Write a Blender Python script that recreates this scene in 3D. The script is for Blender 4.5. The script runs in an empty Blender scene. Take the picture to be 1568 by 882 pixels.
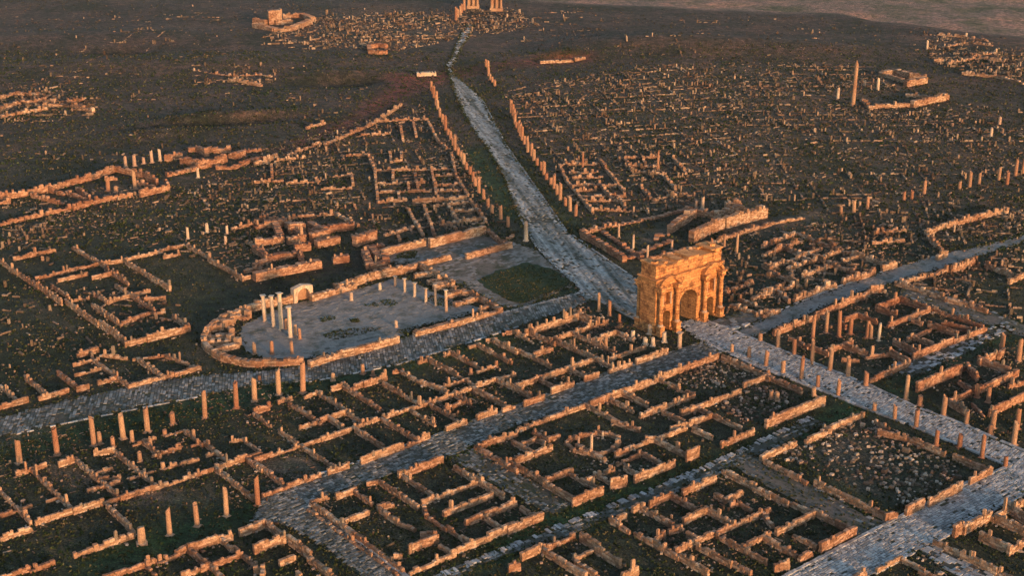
import bpy, math, random
import numpy as np
from mathutils import noise as mnoise, Vector
random.seed(7); RNG = np.random.default_rng(7)
SC = bpy.context.scene; COL = SC.collection
R = math.radians

# ---------------------------------------------------------------- camera, sky, sun, exposure
FOC, PIT, CX, CY, CAMH = 2184.24, R(20.437), 784.0, 441.0, 89.23
YAW = R(38.851)                                   # direction of the town grid in plan
cd = bpy.data.cameras.new('camera'); cam = bpy.data.objects.new('camera', cd); COL.objects.link(cam)
cam.location = (0, 0, CAMH); cam.rotation_euler = (math.pi/2 - PIT, 0, 0)
cd.sensor_width = 36.0; cd.lens = 36.0*FOC/1568.0; cd.clip_start = 1.0; cd.clip_end = 12000.0
SC.camera = cam
SUN_EL, SUN_AZ = R(7.5), R(-33.0)                 # azimuth measured from -Y (behind the camera) towards +X
sd = Vector((math.sin(-SUN_AZ)*math.cos(SUN_EL), -math.cos(SUN_AZ)*math.cos(SUN_EL), math.sin(SUN_EL)))
world = bpy.data.worlds.new('World'); SC.world = world; world.use_nodes = True
wn = world.node_tree.nodes; wl = world.node_tree.links
bg = wn['Background']; sky = wn.new('ShaderNodeTexSky'); sky.sky_type = 'NISHITA'; sky.sun_disc = False
sky.sun_elevation = SUN_EL; sky.sun_rotation = math.atan2(sd.x, sd.y)
sky.air_density = 1.0; sky.dust_density = 1.2; sky.ozone_density = 1.1
bg.inputs[1].default_value = 0.15; wl.new(sky.outputs[0], bg.inputs[0])
sl = bpy.data.lights.new('sun', 'SUN'); sun = bpy.data.objects.new('sun', sl); COL.objects.link(sun)
sl.energy = 2.8; sl.angle = R(7.0); sl.color = (1.0, 0.50, 0.22)
sun.rotation_euler = sd.to_track_quat('Z', 'Y').to_euler(); sun.location = (0, -50, 200)
vs = SC.view_settings; vs.view_transform = 'Standard'; vs.look = 'None'; vs.exposure = 1.08; vs.gamma = 1.0; vs.use_curve_mapping = False

# ---------------------------------------------------------------- pixel -> place helpers
SP, CP = math.sin(PIT), math.cos(PIT)
E1 = np.array([math.cos(YAW), math.sin(YAW)]); E2 = np.array([-math.sin(YAW), math.cos(YAW)])
def G(x, y, z=0.0):
    dx, dy = (x-CX), -(y-CY)
    v = (dx, FOC*CP + dy*SP, -FOC*SP + dy*CP)
    k = (z-CAMH)/v[2]
    return np.array([v[0]*k, v[1]*k])
def H_at(p, ytop):                                # height of a post standing at p whose top is seen at ytop
    t = (CY-ytop)/FOC; Y = p[1]
    return CAMH + (t*Y*CP - Y*SP)/(CP + t*SP)
TOX = {'1': 0, '2': 390, '3': 780, '4': 1168}; TOY = {'1': 0, '2': 215, '3': 430, '4': 657}
def TP(tile, x, y): return TOX[tile[1]] + x/3.92, TOY[tile[0]] + y/3.92   # tile 'rc' -> photo pixel
def TG(tile, x, y, z=0.0): return G(*TP(tile, x, y), z)
def parse(s): return [tuple(float(q) for q in w.split(',')) for w in s.split()]
def uv(p): return float(np.dot(p, E1)), float(np.dot(p, E2))
def from_uv(u, v): return E1*u + E2*v
def inpoly(px, py, poly):
    px = np.asarray(px); py = np.asarray(py); c = np.zeros(px.shape, bool); n = len(poly)
    for i in range(n):
        x1, y1 = poly[i]; x2, y2 = poly[(i+1) % n]
        if y1 == y2: continue
        t = ((y1 > py) != (y2 > py)) & (px < (x2-x1)*(py-y1)/(y2-y1) + x1); c ^= t
    return c
def polydist(px, py, poly, closed=True):
    d = np.full(np.shape(px), 1e9); n = len(poly)
    for i in range(n if closed else n-1):
        a = np.array(poly[i]); b = np.array(poly[(i+1) % n]); ab = b-a; L2 = max(1e-9, ab@ab)
        t = np.clip(((px-a[0])*ab[0] + (py-a[1])*ab[1])/L2, 0, 1)
        d = np.minimum(d, np.hypot(px-a[0]-t*ab[0], py-a[1]-t*ab[1]))
    return d

# ---------------------------------------------------------------- materials
class NT:
    def __init__(s, name, rough=0.9):
        s.m = bpy.data.materials.new(name); s.m.use_nodes = True; s.t = s.m.node_tree
        s.b = s.t.nodes['Principled BSDF']; s.b.inputs['Roughness'].default_value = rough
        s.b.inputs['Specular IOR Level'].default_value = 0.25
    def n(s, typ, **k):
        d = s.t.nodes.new(typ)
        for a, v in k.items(): setattr(d, a, v)
        return d
    def l(s, a, b): s.t.links.new(a, b)
    def noise(s, vec, scale, det=4, rough=0.6):
        d = s.n('ShaderNodeTexNoise'); d.inputs['Scale'].default_value = scale; d.inputs['Detail'].default_value = det
        d.inputs['Roughness'].default_value = rough; s.l(vec, d.inputs['Vector']); return d.outputs['Fac']
    def ramp(s, fac, stops):
        d = s.n('ShaderNodeValToRGB'); e = d.color_ramp.elements
        while len(e) < len(stops): e.new(0.5)
        for q, (p, c) in zip(e, stops): q.position = p; q.color = (*c, 1) if len(c) == 3 else c
        s.l(fac, d.inputs[0]); return d.outputs[0]
    def mix(s, a, b, fac, mode='MIX'):
        d = s.n('ShaderNodeMix', data_type='RGBA', blend_type=mode)
        for v, i in ((fac, 0), (a, 6), (b, 7)):
            if isinstance(v, (int, float)): d.inputs[i].default_value = v
            elif isinstance(v, tuple): d.inputs[i].default_value = (*v, 1)
            else: s.l(v, d.inputs[i])
        return d.outputs[2]
    def math(s, op, a, b):
        d = s.n('ShaderNodeMath', operation=op)
        for i, v in enumerate((a, b)):
            if isinstance(v, (int, float)): d.inputs[i].default_value = v
            else: s.l(v, d.inputs[i])
        return d.outputs[0]
    def bump(s, h, strength, dist):
        d = s.n('ShaderNodeBump'); d.inputs['Strength'].default_value = strength; d.inputs['Distance'].default_value = dist
        s.l(h, d.inputs['Height']); s.l(d.outputs[0], s.b.inputs['Normal'])
    def col(s, c): s.l(c, s.b.inputs['Base Color'])
    def pos(s): return s.n('ShaderNodeNewGeometry').outputs['Position']
    def isl(s): return s.n('ShaderNodeNewGeometry').outputs['Random Per Island']

def stone_mat(name, c0, c1, c2, stain=0.5, fine=9.0):
    t = NT(name, 0.92); p = t.pos()
    c = t.ramp(t.isl(), [(0, c0), (0.55, c1), (1, c2)])
    big = t.noise(p, 0.12, 2); c = t.mix(c, t.mix(c, (0.72, 0.60, 0.58), 1.0, 'MULTIPLY'), t.ramp(big, [(0.42, (0,0,0)), (0.62, (1,1,1))]))
    f = t.noise(p, fine, 6, 0.7)
    c = t.mix(c, t.ramp(f, [(0.34, (0.34,0.31,0.29)), (0.50, (1,1,1)), (0.68, (1.4,1.35,1.3))]), 0.9, 'MULTIPLY')
    st = t.noise(p, 1.6, 5, 0.75)
    c = t.mix(c, (0.075, 0.062, 0.052), t.math('MULTIPLY', t.ramp(st, [(0.56, (0,0,0)), (0.72, (1,1,1))]), stain))
    t.col(c); t.bump(f, 0.7, 0.08); return t.m
M_WALL = stone_mat('weathered_sandstone', (0.22,0.135,0.085), (0.36,0.232,0.152), (0.54,0.395,0.285), 0.45)
M_PALE = stone_mat('pale_limestone', (0.40,0.32,0.24), (0.52,0.42,0.32), (0.62,0.53,0.42), 0.35)
M_RED = stone_mat('reddish_sandstone', (0.22,0.118,0.074), (0.34,0.19,0.12), (0.48,0.305,0.205), 0.45)
M_FARST = stone_mat('far_fieldstone', (0.085,0.068,0.05), (0.165,0.125,0.09), (0.38,0.29,0.215), 0.45, 4.0)
M_RUBBLE = stone_mat('rubble_stone', (0.07,0.06,0.048), (0.17,0.14,0.11), (0.52,0.45,0.38), 0.35)

def paving_mat(name, c0, c1, c2, grass=0.35):
    t = NT(name, 0.7); p = t.pos()
    c = t.ramp(t.isl(), [(0, c0), (0.5, c1), (1, c2)])
    f = t.noise(p, 6.0, 6, 0.7)
    c = t.mix(c, t.ramp(f, [(0.3, (0.5,0.5,0.5)), (0.55, (1,1,1)), (0.8, (1.2,1.2,1.2))]), 0.8, 'MULTIPLY')
    g = t.noise(p, 0.30, 5, 0.7)
    c = t.mix(c, (0.06, 0.065, 0.045), t.math('MULTIPLY', t.ramp(g, [(0.50, (0,0,0)), (0.66, (1,1,1))]), grass))
    t.col(c); t.bump(f, 0.6, 0.06); return t.m
M_PAVE = paving_mat('blue_grey_paving', (0.20,0.205,0.21), (0.33,0.335,0.345), (0.52,0.525,0.53), 0.22)
def avenue_mat():
    t = NT('rutted_avenue_paving', 0.7); p = t.pos(); mp = t.n('ShaderNodeMapping'); t.l(p, mp.inputs[0]); an = math.atan2(*(G(900,400)-G(760,230))[::-1])
    rt = t.n('ShaderNodeVectorRotate', rotation_type='Z_AXIS'); t.l(p, rt.inputs['Vector']); rt.inputs['Angle'].default_value = -an
    mp = t.n('ShaderNodeMapping'); t.l(rt.outputs[0], mp.inputs[0]); mp.inputs['Scale'].default_value = (0.035, 0.65, 1)
    st = t.noise(mp.outputs[0], 1.0, 4, 0.65); f = t.noise(p, 5.0, 6, 0.75); g = t.noise(p, 0.5, 5, 0.7)
    c = t.ramp(t.isl(), [(0, (0.17,0.18,0.18)), (0.5, (0.25,0.262,0.262)), (1, (0.34,0.355,0.355))])
    c = t.mix(c, t.ramp(st, [(0.36, (0.36,0.40,0.36)), (0.5, (0.95,0.95,0.95)), (0.62, (1.55,1.55,1.55))]), 1.0, 'MULTIPLY')
    c = t.mix(c, t.ramp(f, [(0.3, (0.5,0.5,0.5)), (0.55, (1,1,1)), (0.8, (1.2,1.2,1.2))]), 0.9, 'MULTIPLY')
    c = t.mix(c, (0.06, 0.068, 0.045), t.math('MULTIPLY', t.ramp(g, [(0.54, (0,0,0)), (0.68, (1,1,1))]), 0.55))
    t.col(c); t.bump(f, 0.6, 0.06); return t.m
M_AVE = avenue_mat()
M_PAVE2 = paving_mat('mossy_grey_paving', (0.07,0.078,0.072), (0.135,0.142,0.138), (0.32,0.325,0.32), 0.8)
M_FLOOR = paving_mat('worn_court_floor', (0.17,0.165,0.155), (0.215,0.205,0.195), (0.27,0.26,0.25), 0.85)

def joint_mat(name, c0, c1):
    t = NT(name, 0.95); p = t.pos(); f = t.noise(p, 1.6, 7, 0.8); g = t.noise(p, 0.28, 5, 0.75)
    t.col(t.mix(t.ramp(f, [(0.38, c0), (0.62, c1)]), (0.028, 0.045, 0.02), t.math('MULTIPLY', t.ramp(g, [(0.48, (0,0,0)), (0.62, (1,1,1))]), 0.75))); t.bump(f, 0.6, 0.08); return t.m
M_JOINT = joint_mat('street_joint_earth', (0.05,0.052,0.04), (0.10,0.098,0.085))
M_TURF = joint_mat('dark_turf', (0.014,0.030,0.012), (0.034,0.055,0.024))
M_DIRT = joint_mat('trodden_earth', (0.10,0.088,0.075), (0.17,0.15,0.13))

def ground_mat():
    t = NT('dark_earth_and_scrub', 0.95); p = t.pos()
    a = t.n('ShaderNodeAttribute', attribute_name='soil').outputs['Color']
    n0 = t.noise(p, 0.16, 6, 0.8); a = t.mix(a, t.ramp(n0, [(0.38, (0.62,0.74,0.58)), (0.5, (1,1,1)), (0.62, (1.45,1.18,1.12))]), 1.0, 'MULTIPLY'); n1 = t.noise(p, 0.045, 5, 0.65); n2 = t.noise(p, 0.5, 6, 0.75); n3 = t.noise(p, 3.2, 6, 0.9)
    c = t.mix(a, t.ramp(n1, [(0.36, (0.50,0.66,0.50)), (0.5, (1,1,1)), (0.64, (1.5,1.25,1.1))]), 1.0, 'MULTIPLY')
    c = t.mix(c, t.ramp(n2, [(0.34, (0.32,0.42,0.30)), (0.5, (0.95,0.95,0.95)), (0.66, (2.0,1.75,1.5))]), 0.95, 'MULTIPLY')
    c = t.mix(c, t.ramp(n3, [(0.40, (0.22,0.26,0.2)), (0.51, (0.85,0.85,0.85)), (0.62, (2.8,2.4,2.0))]), 1.0, 'MULTIPLY')
    t.col(c)
    h = t.math('ADD', t.math('MULTIPLY', n2, 1.2), t.math('MULTIPLY', n3, 0.5)); t.bump(h, 0.8, 0.35); return t.m
M_GROUND = ground_mat()
def scrub_mat():
    t = NT('scrub_leaves', 0.9); p = t.pos(); n1 = t.noise(p, 0.11, 4, 0.6)
    c = t.ramp(t.isl(), [(0, (0.010,0.024,0.009)), (0.45, (0.026,0.046,0.018)), (0.8, (0.062,0.064,0.036)), (1, (0.17,0.145,0.10))])
    c = t.mix(c, t.ramp(n1, [(0.35, (0.55,0.85,0.55)), (0.6, (1.15,1.0,0.95))]), 1.0, 'MULTIPLY'); t.col(c); return t.m
M_SCRUB = scrub_mat()
def arch_mat():
    t = NT('golden_arch_stone', 0.9); tc = t.n('ShaderNodeTexCoord').outputs['Object']
    sx = t.n('ShaderNodeSeparateXYZ'); t.l(tc, sx.inputs[0])
    cb = t.n('ShaderNodeCombineXYZ'); t.l(t.math('ADD', sx.outputs[0], sx.outputs[1]), cb.inputs[0]); t.l(sx.outputs[2], cb.inputs[1])
    br = t.n('ShaderNodeTexBrick'); t.l(cb.outputs[0], br.inputs['Vector']); br.inputs['Scale'].default_value = 1.0
    br.inputs['Brick Width'].default_value = 1.15; br.inputs['Row Height'].default_value = 0.52; br.inputs['Mortar Size'].default_value = 0.018
    br.inputs['Color1'].default_value = (0.74,0.37,0.15,1); br.inputs['Color2'].default_value = (0.52,0.24,0.095,1); br.inputs['Mortar'].default_value = (0.10,0.05,0.03,1)
    p = t.pos(); f = t.noise(p, 5.0, 6, 0.75); g = t.noise(p, 0.7, 5, 0.75)
    c = t.mix(br.outputs['Color'], t.ramp(f, [(0.32, (0.45,0.4,0.36)), (0.52, (1,1,1)), (0.75, (1.3,1.25,1.2))]), 0.9, 'MULTIPLY')
    c = t.mix(c, (0.13, 0.055, 0.028), t.math('MULTIPLY', t.ramp(g, [(0.48, (0,0,0)), (0.62, (1,1,1))]), 0.8))
    t.col(c); h = t.math('ADD', f, t.math('MULTIPLY', br.outputs['Fac'], -0.6)); t.bump(h, 1.0, 0.2); return t.m
M_ARCH = arch_mat()

# ---------------------------------------------------------------- mesh helpers
class MB:
    def __init__(s): s.v = []; s.f = []
    def add(s, vs_, fs):
        o = len(s.v); s.v.extend(vs_); s.f.extend([tuple(i+o for i in q) for q in fs])
    def box(s, x0, x1, y0, y1, z0, z1, j=0.0, cham=0.0, bottom=True):
        def r(): return random.uniform(-j, j) if j else 0.0
        b = [(x0+r(), y0+r(), z0), (x1+r(), y0+r(), z0), (x1+r(), y1+r(), z0), (x0+r(), y1+r(), z0)]
        if cham:
            m = [(x, y, z1-cham+r()*0.5) for x, y, _ in b]; k = cham*0.8
            u = [(b[0][0]+k, b[0][1]+k, z1+r()), (b[1][0]-k, b[1][1]+k, z1+r()), (b[2][0]-k, b[2][1]-k, z1+r()), (b[3][0]+k, b[3][1]-k, z1+r())]
            V = b+m+u; F = [(i, (i+1) % 4, 4+(i+1) % 4, 4+i) for i in range(4)] + [(4+i, 4+(i+1) % 4, 8+(i+1) % 4, 8+i) for i in range(4)] + [(8,9,10,11)]
        else:
            u = [(x0+r(), y0+r(), z1+r()), (x1+r(), y0+r(), z1+r()), (x1+r(), y1+r(), z1+r()), (x0+r(), y1+r(), z1+r())]
            V = b+u; F = [(i, (i+1) % 4, 4+(i+1) % 4, 4+i) for i in range(4)] + [(4,5,6,7)]
        if bottom: F.append((3,2,1,0))
        s.add(V, F)
    def rbox(s, cx, cy, lx, ly, z0, z1, ang, j=0.0, cham=0.0):
        t = MB(); t.box(-lx/2, lx/2, -ly/2, ly/2, z0, z1, j, cham, False); c, q = math.cos(ang), math.sin(ang)
        s.add([(cx+c*x-q*y, cy+q*x+c*y, z) for x, y, z in t.v], t.f)
    def lathe(s, prof, n=14, cx=0, cy=0, cap=True, j=0.0):
        o = []
        for r_, z in prof:
            for i in range(n):
                a = 2*math.pi*i/n; rr = r_*(1+random.uniform(-j, j)); o.append((cx+rr*math.cos(a), cy+rr*math.sin(a), z))
        F = [(k*n+i, k*n+(i+1) % n, (k+1)*n+(i+1) % n, (k+1)*n+i) for k in range(len(prof)-1) for i in range(n)]
        if cap: F.append(tuple(range((len(prof)-1)*n, len(prof)*n))); F.append(tuple(range(n-1, -1, -1)))
        s.add(o, F)
    def mesh(s, name, mat):
        m = bpy.data.meshes.new(name); m.from_pydata(s.v, [], s.f); m.materials.append(mat); m.update(); return m
def link(name, data, parent=None, loc=(0,0,0), rz=0.0, scale=None):
    o = bpy.data.objects.new(name, data); COL.objects.link(o); o.location = loc; o.rotation_euler = (0,0,rz)
    if scale: o.scale = scale
    if parent: o.parent = parent
    return o
def tag(o, label=None, cat=None, group=None, kind=None):
    if label and not kind: kind = 'thing'
    for k, v in (('label', label), ('category', cat), ('group', group), ('kind', kind)):
        if v: o[k] = v
    return o
def thing(name, label, cat, loc=(0,0,0), rz=0.0, group=None): return tag(link(name, None, None, loc, rz), label, cat, group)
ORD = ['', 'first', 'second', 'third', 'fourth', 'fifth', 'sixth', 'seventh', 'eighth', 'ninth', 'tenth', 'eleventh', 'twelfth', 'thirteenth', 'fourteenth', 'fifteenth', 'sixteenth', 'seventeenth', 'eighteenth', 'nineteenth', 'twentieth']
def ordw(k):
    if k <= 20: return ORD[k]
    return {2: 'twenty', 3: 'thirty', 4: 'forty'}[k//10] + '-' + ORD[k % 10] if k % 10 else {3: 'thirtieth', 4: 'fortieth'}[k//10]

# ---------------------------------------------------------------- streets (plan outlines in photo pixels, all on the ground)
def poly(*runs):
    out = []
    for tile, s in runs:
        for x, y in parse(s): out.append(tuple(G(x, y) if tile == 'px' else TG(tile, x, y)))
    return out
AV = poly(('px', '693,111 739,153 775,222 780,228 824,292 867,353 887,371 930,400 974,429 1000,470 1010,500 985,497 960,486 925,466 895,455 882,437 850,408 821,378 795,330 772,270 748,226 729,204 704,158 688,116'))
HILLROAD = poly(('px', '688,114 693,110 690,103 698,88 706,72 716,56 724,38 718,36 708,50 700,68 694,82 686,98'))
S1 = poly(('px', '1036,497 1062,488 1100,499 1168,527 1331,592 1408,629 1469,651 1530,678 1568,694 1640,724 1640,790 1568,760 1545,716 1490,691 1398,653 1326,626 1270,603 1168,565 1110,541 1078,526'))
S2 = poly(('px', '385,800 403,762 490,727 533,714 640,676 780,624 878,590 935,569 1022,541 1075,524 1108,541 989,586 903,620 790,652 740,676 690,700 610,724 545,745 480,766 477,772 560,836 622,886 568,892 500,840 440,806 405,800'))
S3 = poly(('px', '-60,648 15,637 94,616 199,593 288,578 380,572 466,561 540,540 609,520 690,499 765,479 840,460 892,447 908,458 880,472 852,480 790,501 716,525 660,545 612,557 540,572 471,585 390,590 300,608 215,622 130,642 50,657 0,669 -60,684'))
S4 = poly(('px', '1545,716 1484,741 1400,784 1321,823 1260,856 1195,890 1130,925 1255,932 1344,876 1400,846 1430,832 1500,792 1568,757 1640,726 1590,700'))
S6 = poly(('px', '1124,509 1150,497 1168,489 1219,466 1290,438 1350,418 1423,394 1500,377 1568,361 1660,342 1660,350 1568,371 1500,391 1440,411 1372,432 1326,444 1265,469 1210,492 1168,512 1140,520'))
PLAZA = poly(('px', '1085,492 1108,487 1150,477 1185,478 1150,497 1124,509 1105,501'))
COURT = poly(('px', '366,520 372,500 398,486 445,467 500,454 560,440 605,426 628,430 660,446 700,462 742,474 690,490 637,502 615,516 560,530 500,545 455,551 405,549 376,538'))
YARD = poly(('px', '575,388 640,376 690,368 735,356 752,362 790,372 822,382 850,408 880,437 800,470 770,470 715,440 660,415 628,404 590,402'))
S8 = poly(('px', '690,702 728,684 800,730 878,772 860,786 832,786'))
S9 = poly(('px', '1104,704 1150,697 1250,748 1362,806 1320,824 1230,775'))
S7 = poly(('px', '655,892 690,870 760,843 860,806 930,780 985,756 1030,737 1080,716 1120,697 1163,677 1205,658 1240,640 1262,648 1225,668 1180,690 1130,712 1085,735 1030,757 985,775 930,798 850,828 790,845 730,870 690,895'))
S10 = poly(('px', '1360,560 1420,535 1480,512 1535,496 1555,506 1500,530 1440,560 1395,580'))
S11 = poly(('px', '1390,432 1450,450 1520,478 1580,500 1580,520 1510,498 1440,474 1375,452'))
SX = poly(('px', '1400,838 1430,826 1520,880 1560,905 1500,905 1460,880'))
STREETS = [AV, S1, S2, S3, S4, S6, PLAZA, COURT, YARD, SX]
SOFT = [S7, S8, S9, S10, S11, HILLROAD]

# ---------------------------------------------------------------- ground
RIDGE = np.array([tuple(G(x, y)) for x, y in [(640,-25), (760,0), (870,8), (960,12), (1100,19), (1180,22), (1300,25), (1350,38), (1420,45), (1480,52), (1568,60), (1700,72)]])
def ridge_y(x): return np.interp(x, RIDGE[:,0], RIDGE[:,1], left=900.0, right=RIDGE[-1,1]-60)
def fbm(x, y, s, o=3):
    a, t, amp = 0.0, 0.0, 1.0
    for k in range(o): a += amp*mnoise.noise((x*s, y*s, 3.7*k)); t += amp; amp *= 0.5; s *= 2.1
    return a/t
def sstep(a, b, x): t = np.clip((x-a)/(b-a), 0, 1); return t*t*(3-2*t)
PITS = [(tuple(G(345,187)), 16, 3.0, .35, -2.6), (tuple(G(340,180)), 18, 4, .35, 1.8), (tuple(G(545,124)), 16, 5, .2, -2.4), (tuple(G(560,114)), 18, 5, .2, 2.0), (tuple(G(180,80)), 8, 3.5, 0, -2.5), (tuple(G(860,86)), 14, 5, 0, 1.6), (tuple(G(250,205)), 14, 5, .4, 1.4), (tuple(G(960,70)), 40, 14, .1, 2.5), (tuple(G(1130,75)), 40, 12, -.1, 3.0), (tuple(G(300,100)), 60, 16, .1, 2.0), (tuple(G(120,60)), 60, 16, .1, 2.2)]
CLX = [tuple(G(*q)) for q in ((760,230), (715,150), (690,110), (693,88), (704,64), (720,36), (735,5))]
CLY = [q[1] for q in CLX]; CLXX = [q[0] for q in CLX]
def terrain(x, y):
    w = 0.0 if y < 350 else float(sstep(350, 470, y))*float(sstep(8, 45, abs(x-np.interp(y, CLY, CLXX)))); z = 0.05*fbm(x, y, 0.35, 2)
    if w > 0: z += w*1.3*fbm(x, y, 0.018, 4)
    if y > 340:
        av = float(sstep(8, 40, abs(x-np.interp(y, CLY, CLXX))))
        for (mx, my), lx, ly, an, hh in PITS:
            dx, dy = x-mx, y-my
            if abs(dx) + abs(dy) < 3*(lx+ly): c, q = math.cos(an), math.sin(an); z += av*hh*math.exp(-((dx*c+dy*q)/lx)**2 - ((-dx*q+dy*c)/ly)**2)
    ry = float(ridge_y(x))
    if y > ry: z -= 16*float(sstep(0, 90, y-ry)) - 2.5*fbm(x, y, 0.01, 3)*float(sstep(40, 120, y-ry))
    return z
xs = np.concatenate([[-5000, -2500, -1200, -600, -380], np.linspace(-260, -140, 40), np.arange(-138, 139, 1.5), np.linspace(140, 260, 40), [380, 600, 1200, 2500, 5000]])
ys = np.concatenate([[-3000, -1000, -200, 0, 80], np.arange(120, 330, 1.5), np.arange(331, 700, 3.0), np.linspace(720, 1100, 30), [1400, 2000, 3500, 6000, 9000]])
XX, YY = np.meshgrid(xs, ys); px, py = XX.ravel(), YY.ravel()
zz = np.array([terrain(a, b) for a, b in zip(px, py)])
soil = np.zeros((len(px), 4)); soil[:, 3] = 1
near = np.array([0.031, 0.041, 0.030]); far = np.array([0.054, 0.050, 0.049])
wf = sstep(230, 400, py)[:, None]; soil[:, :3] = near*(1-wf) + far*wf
def paint(polyg, c, soft=2.5, amt=1.0, closed=True, width=0):
    d = polydist(px, py, polyg, closed)
    if closed: s = np.where(inpoly(px, py, polyg), -d, d)
    else: s = d - width
    w = (amt*sstep(soft, -soft, s) if False else amt*np.clip((soft-s)/(2*soft), 0, 1))[:, None]
    soil[:, :3] = soil[:, :3]*(1-w) + np.array(c)*w
PALE, GREEN, DRY, REDB, DARK = (0.15,0.132,0.118), (0.014,0.052,0.020), (0.088,0.073,0.058), (0.135,0.052,0.046), (0.024,0.027,0.024)
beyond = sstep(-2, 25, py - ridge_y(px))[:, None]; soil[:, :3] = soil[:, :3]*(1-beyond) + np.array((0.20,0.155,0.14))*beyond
BARE = []
for c, w, soft, s in (
    (PALE, .35, 5, '430,235 250,276 120,300 0,326 0,334 250,286 440,241'), (DARK, .6, 3, '0,336 250,288 440,243 440,247 250,294 0,344'),
    (DRY, .75, 14, '870,150 1000,100 1180,95 1320,100 1568,170 1568,330 1400,345 1150,290 1000,330 900,330 850,240'),
    (DRY, .6, 10, '400,30 560,10 700,20 690,60 560,80 480,70'), (DRY, .6, 8, '0,150 60,140 150,160 140,178 0,180'),
    (DRY, .5, 6, '1420,60 1568,90 1568,125 1430,95'), (DRY, .4, 10, '370,230 560,190 680,180 740,330 600,340 400,330'),
    (REDB, .95, 3.5, '600,115 690,104 760,95 860,88 905,86 905,92 780,104 700,118 650,135 600,165 540,195 480,215 430,232 500,195 560,165'),
    ((0.05,0.040,0.018), .9, 3, '825,90 850,80 890,82 895,90 830,94'), (DARK, .8, 4, '300,192 340,182 385,184 380,190 320,198'),
    (DARK, .8, 4, '480,130 560,118 600,120 560,128 500,138'), (DARK, .7, 2, '160,78 198,78 196,82 165,82'),
    (GREEN, .85, 3, '700,230 740,225 790,300 800,335 770,335'), (GREEN, .8, 3, '790,235 850,310 905,360 890,360 850,330 800,262'),
    (GREEN, .85, 3, '130,850 260,800 390,770 480,760 390,800 250,850 120,890'), (GREEN, .8, 3, '0,672 200,632 400,590 620,560 780,508 780,520 620,570 460,604 200,660 0,705'),
    (GREEN, .9, 2, '790,790 850,783 960,745 1120,690 1240,640 1300,610 1340,625 1200,690 1000,770 880,820 800,850 740,872 700,880'),
    (GREEN, .8, 3, '1340,600 1420,560 1520,510 1568,520 1480,545 1400,590 1360,620'), (GREEN, .8, 3, '730,425 810,400 860,420 890,440 800,470 775,462'),
    (DARK, .85, 4, '380,430 440,415 560,375 575,400 560,415 470,430 400,455'), (DARK, .8, 4, '520,330 620,318 640,345 545,350'),
    (GREEN, .7, 3, '690,695 740,668 800,640 790,655 735,680'), (GREEN, .8, 2, '1270,735 1362,795 1320,806 1255,780'),
    (PALE, .95, 3, '205,760 235,752 300,765 330,772 260,770 215,766'), (PALE, .9, 3, '75,713 100,715 140,733 120,734'),
    (PALE, .55, 3, '290,545 310,535 330,560 345,575 320,560'), (PALE, .5, 2, '46,460 80,480 120,505 110,505 70,482'),
    (PALE, .9, 3, '415,712 450,700 475,705 470,720 430,722'), (PALE, .5, 4, '1240,690 1290,668 1330,680 1300,720 1350,760 1310,745 1270,720'),
    (PALE, .5, 3, '980,360 1010,345 1035,352 1020,365 985,372'), (PALE, .5, 4, '0,660 40,655 120,640 60,660 0,678'),
    (PALE, .45, 3, '1110,342 1250,325 1260,332 1170,356 1120,362')):
    paint([tuple(G(*q)) for q in parse(s)], c, soft, w)
    if c == PALE: BARE.append([tuple(G(*q)) for q in parse(s)])
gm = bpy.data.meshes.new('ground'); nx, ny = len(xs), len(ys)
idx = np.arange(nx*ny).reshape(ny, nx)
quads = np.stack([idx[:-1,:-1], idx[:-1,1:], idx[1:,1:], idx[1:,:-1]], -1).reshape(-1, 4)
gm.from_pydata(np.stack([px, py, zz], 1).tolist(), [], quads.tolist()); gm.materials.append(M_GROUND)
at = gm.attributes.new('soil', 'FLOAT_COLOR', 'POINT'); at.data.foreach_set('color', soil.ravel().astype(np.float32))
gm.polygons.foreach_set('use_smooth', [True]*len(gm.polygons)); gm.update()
tag(link('ground', gm), kind='structure')

# ---------------------------------------------------------------- street surfaces with real slabs and kerbs
def sheet(name, pg, z, mat, jag=0.25, label=None):
    pts = []
    for i in range(len(pg)):
        a, b = np.array(pg[i]), np.array(pg[(i+1) % len(pg)]); n = max(1, int(np.hypot(*(b-a))/1.2))
        for k in range(n):
            q = a + (b-a)*k/n; pts.append((q[0]+random.uniform(-jag, jag), q[1]+random.uniform(-jag, jag), z))
    m = bpy.data.meshes.new(name); m.from_pydata(pts, [], [tuple(range(len(pts)))]); m.materials.append(mat); m.update()
    if m.polygons[0].normal.z < 0: m.flip_normals()
    return tag(link(name, m), kind='structure')
def slabs(parent, pg, ang, lx, ly, z, mat, keep=0.95, fall=1.0, name='paving_stones', hj=0.03):
    """rows of uneven slabs inside an outline; ang = direction of the rows"""
    mb = MB(); P = np.array(pg); c, s = math.cos(ang), math.sin(ang)
    a = P[:,0]*c + P[:,1]*s; b = -P[:,0]*s + P[:,1]*c; y = b.min(); rec = []
    while y < b.max():
        h = ly*random.uniform(0.75, 1.25); x = a.min() - random.random()*lx
        while x < a.max():
            l = lx*random.uniform(0.6, 1.45); rec.append((x+l/2, y+h/2, l, h)); x += l
        y += h
    A = np.array(rec); wx = A[:,0]*c - A[:,1]*s; wy = A[:,0]*s + A[:,1]*c; ok = inpoly(wx, wy, pg)
    for (u, v, l, h), x, yy, k in zip(rec, wx, wy, ok):
        if not k: continue
        n = mnoise.noise((x*0.12, yy*0.12, 9.0))
        if random.random() > keep - fall*max(0, n-0.12): continue
        zt = z + 0.09 + random.uniform(-hj, hj)
        mb.rbox(x, yy, l-0.07, h-0.07, z-0.05, zt, ang + random.uniform(-.03, .03), 0.03, 0.03)
    return tag(link(name, mb.mesh(name, mat), parent), kind='stuff')
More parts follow.
